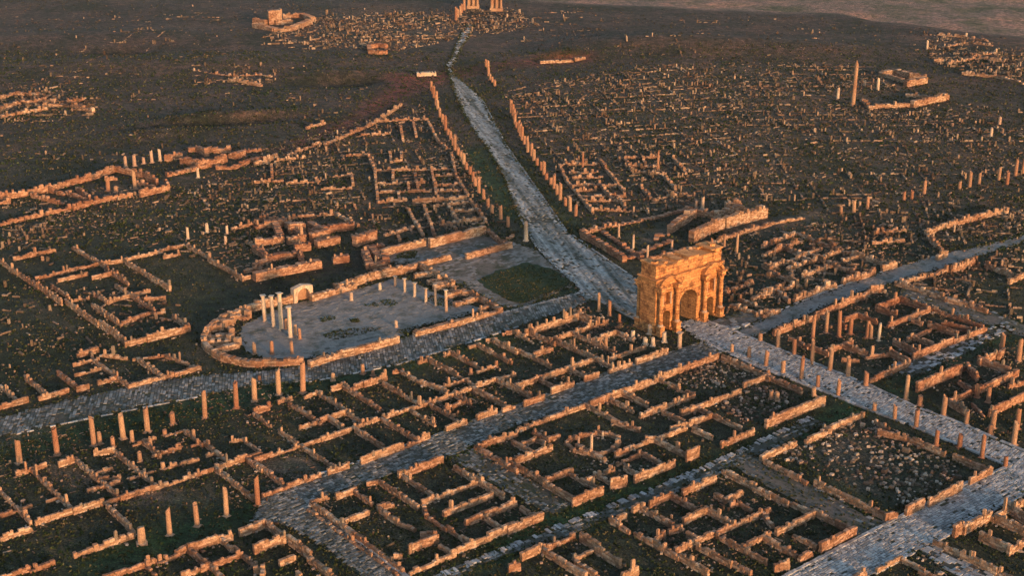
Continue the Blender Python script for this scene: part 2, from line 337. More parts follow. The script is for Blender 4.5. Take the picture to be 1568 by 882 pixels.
def kerb(parent, s, side=0.0, mat=None, w=0.35, hgt=0.16, keep=0.93):
    pts = [G(*q) for q in parse(s)]; mb = MB()
    for a, b in zip(pts[:-1], pts[1:]):
        L = float(np.hypot(*(b-a))); d = (b-a)/L; x = 0.0; ang = math.atan2(d[1], d[0])
        while x < L:
            l = random.uniform(0.6, 1.3)
            if random.random() < keep:
                q = a + d*(x+l/2); mb.rbox(q[0], q[1], l-.04, w*random.uniform(.85, 1.15), -.1, hgt+random.uniform(-.03, .05), ang+random.uniform(-.03, .03), .03, .04)
            x += l
    return tag(link('kerb', mb.mesh('kerb', mat or M_PAVE), parent), kind='stuff')
AU, AVV = YAW, YAW + math.pi/2
o = sheet('avenue', AV, 0.06, M_JOINT); a_av = math.atan2(*(G(900,400)-G(760,230))[::-1]); slabs(o, AV, a_av+0.35, 0.75, 0.55, 0.06, M_AVE, 0.93, 1.2)
kerb(o, '739,153 775,222 824,292 867,353'); kerb(o, '876,360 930,398 974,428'); kerb(o, '795,330 821,378 850,408 884,438 905,455')
o = sheet('hill_road', HILLROAD, 0.12, M_DIRT); slabs(o, HILLROAD, a_av, 1.3, 1.0, 0.12, M_PAVE, 0.6, 0.5)
o = sheet('arch_street', S1, 0.075, M_JOINT); slabs(o, S1, AU+0.2, 0.62, 0.42, 0.075, M_PAVE, 0.97, 0.5)
kerb(o, '1105,500 1168,526 1331,591 1408,627 1469,649 1568,692', w=.55, hgt=.24); kerb(o, '1085,529 1168,566 1270,604 1326,627 1398,654 1490,692 1540,714', w=.5, hgt=.22)
o = sheet('cross_street', S4, 0.06, M_JOINT); slabs(o, S4, AU, 0.66, 0.44, 0.06, M_PAVE, 0.97, 0.5)
kerb(o, '1195,888 1260,854 1321,822 1400,782 1484,740 1545,715', w=.5, hgt=.22); kerb(o, '1340,880 1400,848'); kerb(o, '1436,830 1500,794 1568,759')
o = sheet('mossy_street', S2, 0.06, M_JOINT); slabs(o, S2, AU+0.06, 0.6, 0.42, 0.06, M_PAVE2, 0.88, 1.1)
kerb(o, '403,762 490,727 533,714 640,676', keep=.6); kerb(o, '480,767 477,773 560,838 620,884', w=.6, hgt=.3)
o = sheet('market_street', S3, 0.06, M_JOINT); slabs(o, S3, AU+1.05, 0.9, 0.45, 0.06, M_PAVE2, 0.92, 1.0)
kerb(o, '471,586 540,573 612,558 716,526 790,502', keep=.7); kerb(o, '0,671 130,643 300,609', keep=.6); kerb(o, '770,480 840,462 890,449')
o = sheet('branch_road', S6, 0.06, M_FLOOR); slabs(o, S6, AU+.1, 0.8, 0.6, 0.0, M_FLOOR, 0.7, 0.8, hj=.02)
kerb(o, '1168,488 1219,465 1290,437 1350,417', keep=.7)
o = sheet('arch_forecourt', PLAZA, 0.085, M_DIRT); slabs(o, PLAZA, AU, 0.9, 0.9, 0.085, M_PAVE2, 0.5); kerb(o, '1120,507 1145,498', w=.7, hgt=.4); kerb(o, '1085,494 1108,503', w=.5, hgt=.3)
o = sheet('market_court_floor', COURT, 0.07, M_FLOOR, 0.1); slabs(o, COURT, AU, 0.9, 0.7, 0.0, M_FLOOR, 0.7, 1.8, hj=.012); kerb(o, '606,439 683,478', w=.6, hgt=.2, mat=M_FLOOR); kerb(o, '402,490 458,520', w=.6, hgt=.2, mat=M_FLOOR); kerb(o, '448,481 520,462 600,442', w=.4, hgt=.12, mat=M_FLOOR, keep=.75); kerb(o, '400,540 480,540 600,510 690,484 735,474', w=.5, hgt=.14, mat=M_PAVE2, keep=.7)
o = sheet('north_yard_floor', YARD, 0.055, M_DIRT, 0.5); slabs(o, YARD, AU+.15, 0.9, 0.7, -0.01, M_FLOOR, 0.55, 2.2, hj=.015)
sheet('turf_patch', poly(('px', '728,430 760,416 806,402 850,414 878,434 845,446 800,464 776,461 750,446')), 0.125, M_TURF, .4)
o = sheet('grassy_lane', S8, 0.05, M_JOINT, .4); slabs(o, S8, AVV, 0.6, 0.45, 0.03, M_PAVE2, 0.45, 1.2)
o = sheet('earth_lane', S9, 0.05, M_DIRT, .4); slabs(o, S9, AVV, 0.8, 0.6, 0.03, M_PAVE2, 0.22, .6)
o = sheet('stone_alley', SX, 0.07, M_JOINT, .3); slabs(o, SX, AVV, 0.9, 0.6, 0.07, M_PAVE, 0.8, 1.0)
o = sheet('overgrown_lane', S10, 0.05, M_JOINT, .4); slabs(o, S10, AU, 0.9, 0.6, 0.03, M_PAVE, 0.42, 1.0)
o = sheet('side_path', S11, 0.05, M_DIRT, .4); slabs(o, S11, AVV, 0.9, 0.6, 0.03, M_PAVE2, 0.3, .6)
o = sheet('drain_lane', S7, 0.045, M_JOINT, .4); slabs(o, S7, AU, 0.8, 0.5, 0.02, M_PAVE2, 0.45, 0.9)
# the row of pale cover slabs down the middle of the drain lane
mb = MB(); dl = [G(*q) for q in parse('672,884 760,848 856,808 920,783 984,757 1030,738 1081,717 1120,698 1163,678 1240,641')]
for a, b in zip(dl[:-1], dl[1:]):
    L = float(np.hypot(*(b-a))); d = (b-a)/L; x = 0
    while x < L:
        w = random.uniform(.42, .62)
        if random.random() < .7:
            q = a + d*(x+w/2) + E2*random.uniform(-.12, .12); mb.rbox(q[0], q[1], w-.08, random.uniform(.7, 1.25), 0.0, .16+random.uniform(-.05, .06), math.atan2(d[1], d[0])+random.uniform(-.1, .1), .05, .04)
        x += w
tag(link('drain_cover_slabs', mb.mesh('drain_cover_slabs', M_PAVE), o), kind='stuff')

# ---------------------------------------------------------------- ruined walls
HS = 0.70
NUB = []
for k in range(6):
    mb = MB(); w, d = random.uniform(.26, .42), random.uniform(.28, .42); mb.box(-w/2, w/2, -d/2, d/2, 0, 1.0, .05, .09); NUB.append(mb.mesh('upright_stone', M_WALL if k < 5 else M_RUBBLE))
def wall_mesh(L, h, t, mat, broken=0.12, mb=None, cap=True):
    own = mb is None; mb = mb or MB(); n = max(1, round(h/0.27)); ch = h/n; e = 0.15
    if h > .3: mb.box(-e*.5, L+e*.5, -t/2+.1, t/2-.1, -.6, max(.1, (n-1)*ch) if n > 1 else h*.6)
    seed = random.random()*100
    for k in range(n):
        x = -e
        while x < L+e-.1:
            l = min(random.uniform(.3, .8), L+e-x)
            ero = mnoise.noise(((x)*.35, seed, 0.0))
            drop = (k == n-1 and random.random() < broken+.35*ero) or (k == n-2 and k > 0 and random.random() < broken*.35+.25*ero)
            if not drop and l > .12:
                jy = random.uniform(-.05, .05); top = (k+1)*ch + (random.uniform(-.07, .13) if k == n-1 else 0)
                mb.box(x+.012, x+l-.012, -t/2+jy, t/2+jy+random.uniform(-.04, .04), (k*ch if k else -.5), top, .025, .05 if k >= n-2 else 0, k == 0)
            x += l
    return mb.mesh('wall', mat) if own else mb
def snap(a, b):
    m = (a+b)/2; d = b-a; L = float(np.hypot(*d)); an = math.atan2(d[1], d[0])
    for base in (AU, AVV, AU+math.pi, AVV+math.pi, AU-math.pi, AVV-math.pi):
        if abs(an-base) < R(13): an = base
    q = np.array([math.cos(an), math.sin(an)])*L/2
    return m-q, m+q
ALLSEG = []
def add_walls(root, origin, segs, mat, nub=0.3, t=0.6, nubh=.5):
    cnt = 0
    for a, b, h in segs:
        L = float(np.hypot(*(b-a)))
        if L < .4: continue
        an = math.atan2(b[1]-a[1], b[0]-a[0]); lo = a-origin; ALLSEG.append((a, b))
        link('wall', wall_mesh(L, h*random.choice((.75, .9, 1, 1, 1.1, 1.25)), t*random.uniform(.85, 1.35), mat), root, (lo[0], lo[1], 0), an)
        for _ in range(np.random.default_rng(int(abs(a[0]*977+a[1]*131))).poisson(L*nub)):
            if cnt >= 280: break
            s = random.uniform(0.05, .98)*L; q = lo + (b-a)/L*s; cnt += 1
            hh = min(1.5, max(.15, random.expovariate(1/.26))) * nubh/.5 + .12
            link('upright_stone', random.choice(NUB), root, (q[0]+random.uniform(-.08, .08), q[1]+random.uniform(-.08, .08), h*.72), an+random.uniform(-.12, .12), (random.uniform(.8, 1.35), random.uniform(.85, 1.2), hh+h*.28))
def segs_of(spec, do_snap=True):
    """spec: 'tile / h: x,y x,y | x,y x,y ; h: ...' the wall tops traced on the photo, brought down to their real height"""
    out = []
    for block in spec.strip().split('\n'):
        tile, rest = block.split('/', 1); tile = tile.strip()
        for part in rest.split(';'):
            h, lines = part.split(':'); h = float(h)*HS
            for ln in lines.split('|'):
                pts = [TG(tile, x, y, h) for x, y in parse(ln)]
                for a, b in zip(pts[:-1], pts[1:]): out.append((*(snap(a, b) if do_snap else (a, b)), h))
    return out
def ruin(name, label, spec, mat=None, nub=.3, t=.37, cat='ruin', do_snap=True, nubh=.5, group='ruined town houses'):
    sg = segs_of(spec, do_snap); org = np.mean([(a+b)/2 for a, b, _ in sg], 0)
    r = thing(name, label, cat, (org[0], org[1], 0), 0, group); add_walls(r, org, sg, mat or M_WALL, nub, t, nubh); return r

STRIP = '''41/1.1: 0,640 190,590 | 210,545 440,480 620,430 720,395 940,340 1290,215 1480,165 1568,140; 1: 0,350 100,475 190,545 | 100,475 0,505 | 190,230 300,350 430,460 | 95,255 275,210 | 460,190 600,300 710,395 | 680,110 750,180 860,270 940,330 | 860,70 960,150 | 1100,5 1220,80 1390,190 | 1470,60 1568,130 | 1290,230 1400,310 1520,410 | 1490,175 1568,240; .6: 100,475 190,455 | 280,430 350,405 | 530,370 710,310 | 600,290 720,290 | 590,260 670,230 | 780,290 850,270 930,240 | 990,230 1090,200 1190,180 | 800,90 860,70 930,50 | 920,160 1080,105 | 990,30 1100,5 | 1150,95 1220,75 | 1240,155 1320,130 | 1380,70 1470,60; 1.4: 350,190 460,160 | 565,125 680,110
42/1: 0,175 100,140 270,90 400,50 560,0 | 280,95 380,160 470,210 | 0,195 100,270 170,320 | 150,0 250,80 | 600,0 780,100 | 880,0 980,60; 1.1: 50,385 200,330 390,265; 1.5: 440,240 560,200 | 640,175 890,90 | 990,45 1040,20; .8: 900,95 990,70
32/1: 270,870 400,830 540,780 | 560,880 700,830 860,780 970,740 1060,720 1200,670 1330,620 1460,575 1568,550 | 0,790 90,860 | 220,720 380,850 | 440,820 530,870 | 400,670 540,770 650,850 | 540,630 640,690 750,760 | 770,610 900,680 970,720 | 880,540 1000,600 1120,640 1160,660 | 1060,470 1200,550 1330,620 | 1190,425 1340,510 | 1350,380 1500,460 1540,480 | 1440,350 1568,420 | 770,820 860,880 | 940,770 1080,850 | 1060,730 1200,820 1240,850 | 1200,670 1290,730 | 1320,640 1500,740 | 1460,580 1568,650; .8: 140,720 220,700 | 300,690 400,660 | 1100,640 1280,580 | 1340,540 1450,500 | 1150,760 1280,710 | 830,540 890,530 | 980,480 1060,460 | 1140,440 1190,420 | 1290,390 1350,370 | 1390,350 1450,340 | 1490,310 1568,300; 1.4: 0,770 80,740 | 460,630 540,610 | 590,630 650,600 800,570 | 1150,870 1270,830 | 1330,800 1455,770 | 1490,760 1555,735
33/2.4: 120,285 390,172; 2.1: 390,172 485,215; 1.1: 120,300 270,370 | 270,350 530,460 | 370,300 640,420 | 640,300 750,340 | 350,510 530,455 | 50,630 350,510 | 530,460 610,510 | 350,510 460,570 | 200,580 280,640 | 60,410 250,500 | 0,610 120,690 | 150,430 260,400 | 30,310 150,350; 1.3: 260,340 580,230 | 490,340 640,300 | 600,450 820,380; 1.7: 600,520 735,475 | 760,465 950,405 | 450,570 535,545 | 250,640 385,600 | 95,720 200,675'''
sg = segs_of(STRIP); cuts = [-99, 36, 54, 72, 90, 108, 128, 999]
lab = ['low ruined rooms at the left end of the long row below the market street', 'ruined rooms second from the left in the long row below the market street', 'ruined rooms third from the left in the long row, above a pale dirt patch',
       'ruined rooms in the middle of the long row, just below the rounded market wall', 'ruined rooms of the long row, third from the arch end', 'ruined rooms of the long row, second from the arch end', 'ruined house with a tall red enclosing wall, at the arch end of the long row']
for i in range(7):
    s = [q for q in sg if cuts[i] <= uv((q[0]+q[1])/2)[0] < cuts[i+1]]
    if not s: continue
    org = np.mean([(a+b)/2 for a, b, _ in s], 0)
    r = thing('ruined_house', lab[i], 'ruin', (org[0], org[1], 0), 0, 'ruined town houses'); add_walls(r, org, s, M_WALL, .5, .33)

ruin('ruined_house', 'two long low ruined walls at the left edge below the long row', '''41/1: 640,460 690,490 760,570 810,620; 1: 450,750 560,700 800,635 | 0,880 180,830 320,790''', nub=.35)
ruin('ruined_house', 'ruined house cut off by the bottom edge at the lower left, beside the square', '''41/1: 620,880 760,840 930,780 | 950,790 1060,740 1130,700 | 1130,720 1250,810 1340,882 | 1090,870 1260,810 1440,745 | 1310,650 1400,710 1460,740 1530,810 | 870,800 930,860; 1.6: 1130,700 1300,640 1390,620 | 1440,600 1568,555
42/1.5: 0,560 90,540 | 70,550 160,620; 1.6: 0,705 170,640 210,630 | 215,650 330,750 440,850 490,900; 1.3: 150,785 235,755 | 0,830 50,830 40,900 | 250,850 330,900''', nub=.35)
ruin('ruined_house', 'square ruined house with a stepped plinth beside the small paved square at the bottom', '''42/1.3: 340,430 640,650 890,830; 1: 340,430 440,395 | 610,370 700,440 | 545,540 680,490 | 870,390 980,460 | 750,480 860,550 960,590 | 880,270 1090,400 | 1000,430 1180,370 1330,310 | 1140,500 1420,385 | 1015,460 1030,510 | 1030,510 1150,590 1310,680 | 1370,520 1500,600 | 1110,690 1190,740 | 840,750 880,750; 1.6: 490,380 605,340 | 860,250 1130,165 | 925,700 1100,640; 1.3: 675,305 750,295 870,390 | 740,455 830,435 | 1195,220 1330,290 1490,390 | 1265,545 1568,430 | 930,840 1200,730 1400,630 1568,570; 1.7: 1000,610 1090,600; .5: 330,480 600,690 860,870
43/1.4: 0,595 190,505; 1: 70,465 150,510''', nub=.16)
ruin('ruined_house', 'long ruined house with a round basin and white column in the middle of the foreground', '''42/1.5: 1335,85 1450,55 1568,0; 1.3: 1335,90 1568,240
43/1.4: 0,175 210,310 380,410 | 20,170 260,100; 2: 380,410 560,340 | 610,310 700,290 | 755,270 990,175 | 1060,140 1140,120 | 1265,55 1480,-10; 1.1: 40,60 140,150 | 80,80 150,50 210,70 | 150,0 230,50 300,30 | 220,295 380,240 | 380,250 500,350 | 470,290 620,220 | 500,260 610,300 | 420,80 560,180 | 660,200 780,130 910,190 | 700,220 760,265 | 1100,-10 1220,40; 1.4: 640,140 710,110 820,45 880,45 1060,140 | 880,45 1060,-30
33/1.4: 40,870 480,725 590,690 830,600 890,570 1250,440; 1.1: 480,735 620,830 780,882 | 590,690 740,770 | 680,660 820,740 | 890,570 1010,640 1110,660 | 920,780 1080,850; 1.3: 780,790 920,750 1100,670 | 1030,780 1140,740 1390,650 | 1140,750 1220,790 1390,870 | 970,870 1060,850 1210,790; 1.2: 1280,450 1400,500 1568,570 | 1400,610 1568,560
34/1.7: 20,840 370,700; 1.1: 0,560 40,580 240,650''', nub=.16)
rb = ruin('ruined_basin', 'round stone basin around a slim white column in the long foreground house', '''43/.8: 340,75 370,50 440,30 520,18 600,22 655,45 660,75 620,110 560,135 470,140 390,120 340,75''', nub=.5, do_snap=False, t=.4, cat='basin')
ruin('ruined_house', 'ruined house of small rooms at the bottom centre beside the paved cross street', '''43/1.5: 1040,360 1240,280 | 840,430 970,380; 1.2: 970,380 1110,470 | 740,470 800,450 1000,590 | 1290,240 1470,340 1568,390 | 1240,380 1290,410 1400,370 | 1330,440 1380,430 1450,470 | 610,530 720,600 | 640,530 690,500 | 870,660 930,610 | 960,600 1040,580 | 1000,720 1130,650 1240,610 1440,520 1568,470 | 1070,620 1130,650 | 1240,630 1550,780 | 1130,690 1330,800 | 1350,800 1450,850 | 1390,690 1568,620; 1.5: 1050,530 1180,470 | 740,610 1030,740 1180,850; 1.3: 1180,470 1330,550
44/1.3: 0,370 160,430 310,490 540,590 | 80,600 310,500 | 180,620 330,680 | 0,640 210,740 | 0,490 60,560; 1.9: 340,680 565,590 | 220,740 300,715 | 75,800 155,790''', nub=.2)
ruin('ruined_house', 'ruined house at the bottom edge with one tall orange broken pier', '''43/1.6: 70,740 210,690 390,615 | 440,630 530,700 660,790 | 0,810 60,800; 1.3: 210,720 340,800 460,870 | 400,780 530,860; .7: 380,770 500,730; 2.8: 680,840 770,800''', nub=.3)
ruin('ruined_court', 'walled court full of loose pale rubble beside the paved cross street', '''44/1.4: 0,160 190,65 | 250,50 420,0 | 20,175 140,240 265,300 | 1150,150 1370,240 | 700,0 860,40 1100,130; 2: 320,290 760,500 | 740,500 805,485; 1.7: 860,475 970,430 | 1000,425 1195,325 | 1240,290 1380,230
34/1.4: 340,880 620,790 | 680,830 760,880''', nub=.2, cat='court')
ruin('ruined_house', 'jagged ruin at the bottom right corner, across the cross street', '''44/2: 1150,590 1200,570 1380,500 1568,410; 1.4: 1030,660 1200,740 1400,840 1520,882 | 1420,520 1568,610; 1.7: 1320,620 1480,710 1568,660 | 1460,440 1600,540''', nub=.7)
ruin('ruined_house', 'small ruined corner of walls at the bottom edge below the paved cross street', '''44/1.3: 690,830 830,750 960,830 1060,900 | 540,880 620,850''', nub=.3)
ruin('ruined_house', 'large reddish ruined house with columns, right of the arch across the street', '''34/1.7: 70,290 180,250 330,190 480,110 600,80 650,40 720,30; 1.4: 160,330 200,340 270,380 400,420 | 400,400 540,350 | 490,370 620,430 | 620,440 770,420 880,480 | 500,220 560,190 690,230 | 680,150 830,100 | 830,100 1000,160 1340,250 | 750,250 1000,160 | 900,220 960,240 | 1000,250 1170,310 | 870,330 1010,280 | 790,350 920,420 | 900,330 1050,370 | 690,160 810,190 | 1080,240 1250,280; 1.9: 660,545 890,480 | 900,430 1150,340 1340,260; 1: 640,590 700,570 | 480,460 580,470 | 460,240 500,270''', M_RED, nub=.4)
ruin('ruined_house', 'reddish ruined house with columns at the right edge of the photo', '''34/2: 930,620 1190,510; 1.5: 1190,510 1230,500 1290,570 | 1120,710 1280,640 1540,540 | 1300,460 1480,530 | 1120,710 1220,770; 1.8: 1290,460 1420,430 1450,400 | 1360,770 1568,680; 1.1: 1180,600 1250,640 | 1480,620 1568,600 | 1260,730 1330,790''', M_RED, nub=.4)
ruin('ruined_house', 'large walled house with a sharp front corner, left of the rounded market', '''31/1.6: 190,0 380,110 600,240 750,350; 1.9: 750,355 880,320 1140,262; 1.3: 1030,210 1140,262 | 560,130 700,240; 1: 430,105 530,90 | 720,250 890,185 990,175 | 830,110 930,170 | 650,120 720,90 900,55 | 870,100 990,90 | 300,20 420,90 | 560,60 640,120 | 700,20 830,110
21/1.2: 0,710 100,790 240,870 | 430,630 560,700 640,760 760,850 | 760,720 900,810 1020,880 | 1130,620 1260,700 1400,790 1460,820; 1: 220,820 400,770 600,730 760,710 960,650 1130,610 | 1460,820 1568,790 | 1470,780 1568,750 | 1490,600 1568,660 | 1390,520 1530,490 | 80,700 330,650 | 350,830 520,790 | 560,820 700,780 | 980,690 1080,670''', nub=.5)
ruin('ruined_house', 'low ruined rooms at the left edge along the upper side of the market street', '''31/1.1: 0,750 160,700 | 230,690 410,650 | 460,640 530,625 | 590,600 690,570 | 780,625 860,595 1050,550 1200,510 | 0,620 110,710 | 140,570 290,670 | 350,540 470,640 | 560,470 780,620 | 810,470 1000,560 | 1000,440 1190,510 | 470,440 580,400; .7: 440,500 590,460 | 450,560 600,520 | 800,465 1010,440 | 620,440 760,460 | 540,400 560,480''', nub=.45)
ruin('ruined_house', 'chunky broken brick ruins left of the market niche, above a dark hollow', '''22/1.6: 0,500 120,480 160,580 0,600 | 60,490 190,480 300,560 | 0,630 80,690 270,660 | 270,660 280,700; 2.2: 330,530 460,505 590,490 | 340,570 440,540 | 370,600 500,570 | 200,580 300,560 | 240,620 330,610 | 600,590 720,550 | 590,560 700,540 | 470,690 560,680 | 330,480 400,520 | 200,510 300,500; 1.6: 660,640 770,620 | 660,650 690,740 790,720 780,680 | 700,640 760,700; 2: 0,800 180,760 390,720; 1: 0,740 100,700''', M_RED, nub=.25, t=1.1, do_snap=False)
ruin('ruined_yard', 'long orange yard wall right of the market, before the grid of low rooms', '''22/2.1: 750,650 1030,590 1400,530; 1.4: 1400,530 1480,600 | 1260,680 1550,620 | 900,750 1180,690; .9: 1480,600 1550,560''', nub=.12, t=.7, cat='yard')

# the market with its rounded end
mk = '''32/1.5: 330,485 470,440 640,400 860,340 | 960,300 1240,230 1470,160; 1.7: 225,95 0,130 | 340,85 600,10 | 0,470 150,468 290,462
22/1.9: 480,860 580,838 720,790 880,760 960,740; 1.7: 1000,740 1120,800 1190,850; 1.2: 960,800 1100,780 | 1040,840 1150,820 | 1080,875 1190,845
32/1.5: 1170,45 1290,55 1480,160; 1.2: 1080,20 1190,-5 | 1150,85 1260,50 | 1200,130 1330,95 | 1350,160 1400,140
31/1.7: 1568,130 1480,150 1400,185 1330,215 1280,245 1240,285 1222,325 1225,355 1245,385 1285,415 1335,440 1400,458 1470,470 1568,475; 1.3: 1250,275 1335,262 | 1240,318 1390,308 | 1255,355 1385,350 | 1305,400 1430,370 | 1310,240 1400,235 | 1400,200 1490,205'''
r_m = ruin('market_ruin', 'ruined market court with a rounded end of wedge shaped stalls and pale floor', mk, M_WALL, nub=.18, t=.75, cat='market', do_snap=False, group=None)
mo = np.array(r_m.location[:2])
for x, y in parse('1345,262 1390,310 1385,352 1430,372 1400,236 1490,206'):       # stall fronts of the apse
    p = TG('31', x, y+20) - mo; mb = MB(); mb.box(-.45, .45, -.45, .45, -.4, 1.5, .08, .1); link('stall_pier', mb.mesh('stall_pier', M_WALL), r_m, (p[0], p[1], 0), random.random())

# niche: a small round-headed arch in the market wall
def sliced(mb, edges, solid, y0, y1):
    """upright slab built from slices; solid(s) gives the z spans that are stone at s"""
    for a, b in zip(edges[:-1], edges[1:]):
        m = (a+b)/2
        for k, _ in enumerate(solid(m)):
            za, zb = solid(a+1e-6 if len(solid(a+1e-6)) == len(solid(m)) else m)[k], solid(b-1e-6 if len(solid(b-1e-6)) == len(solid(m)) else m)[k]
            mb.add([(a,y0,za[0]), (b,y0,zb[0]), (b,y1,zb[0]), (a,y1,za[0]), (a,y0,za[1]), (b,y0,zb[1]), (b,y1,zb[1]), (a,y1,za[1])],
                   [(0,1,5,4), (1,2,6,5), (2,3,7,6), (3,0,4,7), (4,5,6,7), (3,2,1,0)])
def arch_open(s, c, w, h):                     # height of a round-headed opening at s
    d = abs(s-c)
    return h - w/2 + math.sqrt(max(0, (w/2)**2 - d*d)) if d < w/2 else 0.0
NP = TG('32', 285, 120)
nk = thing('niche_arch', 'small pale round headed niche arch standing in the market wall', 'arch', (NP[0], NP[1], 0), AU)
mb = MB(); ed = sorted(set([-1.9, 1.9] + [round(-1.2+2.4*i/12, 3) for i in range(13)]))
sliced(mb, ed, lambda s: [(max(-.3, arch_open(s, 0, 2.4, 2.5)) if abs(s) < 1.2 else -.3, 3.1-.22*abs(s))], -.6, .5); link('niche_wall', mb.mesh('niche_wall', M_PALE), nk)
mb = MB(); mb.box(-1.3, 1.3, .45, .8, -.3, 2.7, .03); link('niche_back', mb.mesh('niche_back', M_WALL), nk)
mb = MB()
for k in range(9):
    a0 = math.pi*k/9+.02; a1 = math.pi*(k+1)/9-.02; V = []
    for yy in (-.72, -.5):
        for r_, a in ((1.22, a0), (1.22, a1), (1.62, a1), (1.62, a0)): V.append((r_*math.cos(a), yy, 1.3+r_*math.sin(a)))
    mb.add(V, [(0,1,2,3), (7,6,5,4), (0,4,5,1), (1,5,6,2), (2,6,7,3), (3,7,4,0)])
link('voussoirs', mb.mesh('voussoirs', M_PALE), nk)

# ---------------------------------------------------------------- far ruins: walls fine as threads, one mesh each wall group
def far_ruin(label, spec, mat=None, do_snap=False, t=.6, nub=.25, name='far_ruin', cat='ruin', hj=.25):
    sg = segs_of(spec, do_snap); org = np.mean([(a+b)/2 for a, b, _ in sg], 0)
    r = thing(name, label, cat, (org[0], org[1], 0), 0, 'distant ruins')
    for a, b, h in sg:
        L = float(np.hypot(*(b-a)))
        if L < .4: continue
        an = math.atan2(b[1]-a[1], b[0]-a[0]); lo = a-org; mb = MB(); wall_mesh(L, h, t, None, .3, mb)
        for _ in range(int(RNG.poisson(L*nub))):
            x = random.uniform(0, L); w = random.uniform(.2, .35); mb.box(x-w, x+w, -t*.45, t*.45, h*.6, h+random.uniform(.15, .7), .04, .06)
        link('wall', mb.mesh('wall', mat or M_WALL), r, (lo[0], lo[1], 0), an)
    return r
far_ruin('grid of thin low room walls beside the left colonnade of the far avenue', '''22/.9: 720,170 1190,160 | 720,170 740,360 | 740,360 910,345 | 730,250 1020,240 | 740,300 1060,290 | 830,170 830,235 | 960,190 980,280 | 1060,160 1090,310 | 1180,70 1210,210 1280,320 | 1080,260 1230,250 | 1090,290 1240,290 | 1090,200 1190,200 | 680,80 720,170 | 550,80 680,75 | 810,60 820,120 880,110 880,60 | 860,300 870,350 | 920,245 925,290; 1.5: 950,350 1270,330''')
far_ruin('thin low room walls just behind the orange yard wall', '''22/.9: 910,390 1010,560 | 1010,370 1080,560 | 1090,380 1290,360 | 1160,380 1220,470 | 1290,350 1390,480 | 1120,490 1370,460 | 1190,410 1330,410 | 780,560 950,510 | 480,430 620,500 | 0,470 240,450 470,430 | 860,560 870,590 | 1180,500 1210,520''')
far_ruin('large orange walled enclosure with columns far on the left edge', '''21/1.9: 0,325 60,310 | 0,320 150,300 300,270 420,235 560,200 700,150; 2.1: 700,150 760,165 860,190 940,230; 2.2: 840,300 920,280 1010,262; 1.6: 1010,262 990,235 | 440,390 590,345 700,325 790,310; 1.2: 0,490 150,455 280,425 400,400 440,390 | 190,320 280,345 380,365 | 300,290 380,310 | 400,300 520,350 | 460,280 540,340 | 630,220 700,215 | 820,240 930,270 | 0,360 60,355''', M_RED, nub=.5)
far_ruin('low broken reddish round ruin with thick walls, upper left of the market', '''21/1.9: 1000,95 1030,80 1090,75; 2.6: 1090,95 1140,105 1200,118 1270,110 1350,85; 2: 1130,35 1180,30 1240,60 | 1240,35 1380,42 | 1380,70 1420,75 1460,55; 1.2: 1300,150 1400,150 1470,120 1568,95 | 1470,50 1568,45 | 1000,195 1100,175 1240,140''', M_RED, t=1.2)
far_ruin('broken walls along the old track left of the far avenue', '''22/1.6: 0,125 60,110 130,75; .9: 200,80 330,30 430,0 | 0,240 170,235 | 200,245 390,235 | 400,280 580,275 | 580,190 590,260 | 470,205 580,200 | 100,150 105,220 | 130,110 300,90
12/.9: 420,860 560,800 700,740 780,690 880,620 | 310,760 420,730 | 640,800 800,790 | 870,740 890,830 | 950,720 970,810 | 1040,720 1100,840 1150,880 | 700,720 1040,705''', nub=.5)
far_ruin('grid of thin room walls right of the far avenue, beside its right colonnade', '''23/.9: 300,140 340,230 400,300 500,420 | 300,135 420,130 540,135 | 360,185 530,180 | 380,215 560,210 | 390,255 640,265 | 410,290 520,285 | 430,320 700,325 | 450,350 640,350 | 480,400 700,410 | 540,100 600,190 690,300 | 540,250 600,330 660,360 | 640,330 700,390 | 690,100 740,180 | 780,260 850,340 | 660,95 900,90 | 700,140 900,150 | 800,90 820,150 | 980,90 1060,190 | 940,220 1000,290 | 920,330 1060,310 | 760,180 940,190 | 860,350 900,340''', nub=.5)
far_ruin('rough dark red wall and garden walls right beside the paved avenue', '''23/1.9: 440,545 500,575 570,615 690,690; 1.2: 430,540 540,520; .6: 540,520 650,500 860,460 960,435 1090,400 | 560,540 660,610 760,680 830,730 | 770,670 880,630 970,595 | 700,700 760,690 | 960,560 890,560 880,590''', M_RED, t=1.0)
far_ruin('bright orange walled building on a platform behind the arch', '''23/2.6: 965,500 1030,460 1110,410; 3.4: 1095,545 1190,500 1280,462 | 1295,460 1420,425 1540,395; 1.8: 1110,410 1220,430 | 1220,430 1400,380 | 1300,370 1390,365''', M_WALL, t=1.2)
far_ruin('long low wall running behind the arch to the upper right', '''23/1.1: 820,710 960,670 1100,635 1200,610 1320,565 1568,490
24/.8: 0,500 100,480 250,455''', nub=.2)
far_ruin('ruined rooms in rows between the arch and the branch road', '''24/1: 0,630 190,550 | 0,680 210,600 | 120,730 350,640 | 150,760 480,650 | 200,550 330,600 470,650 620,700 750,735 | 30,760 130,720 | 240,800 420,740 | 480,710 600,680 | 300,680 420,740 560,790 | 0,740 100,800 220,860 | 150,640 300,720; 1.7: 590,800 670,770 | 720,750 800,730 | 480,830 580,800 | 380,860 440,850
33/.9: 1300,60 1460,0 | 1460,100 1568,50 | 1330,140 1420,170 1540,190 | 1380,100 1480,140; 1.3: 1480,190 1568,170
34/1.2: 0,200 100,165 | 190,100 300,60 430,10 | 0,80 90,40 180,20 | 80,40 160,110''', nub=.7)
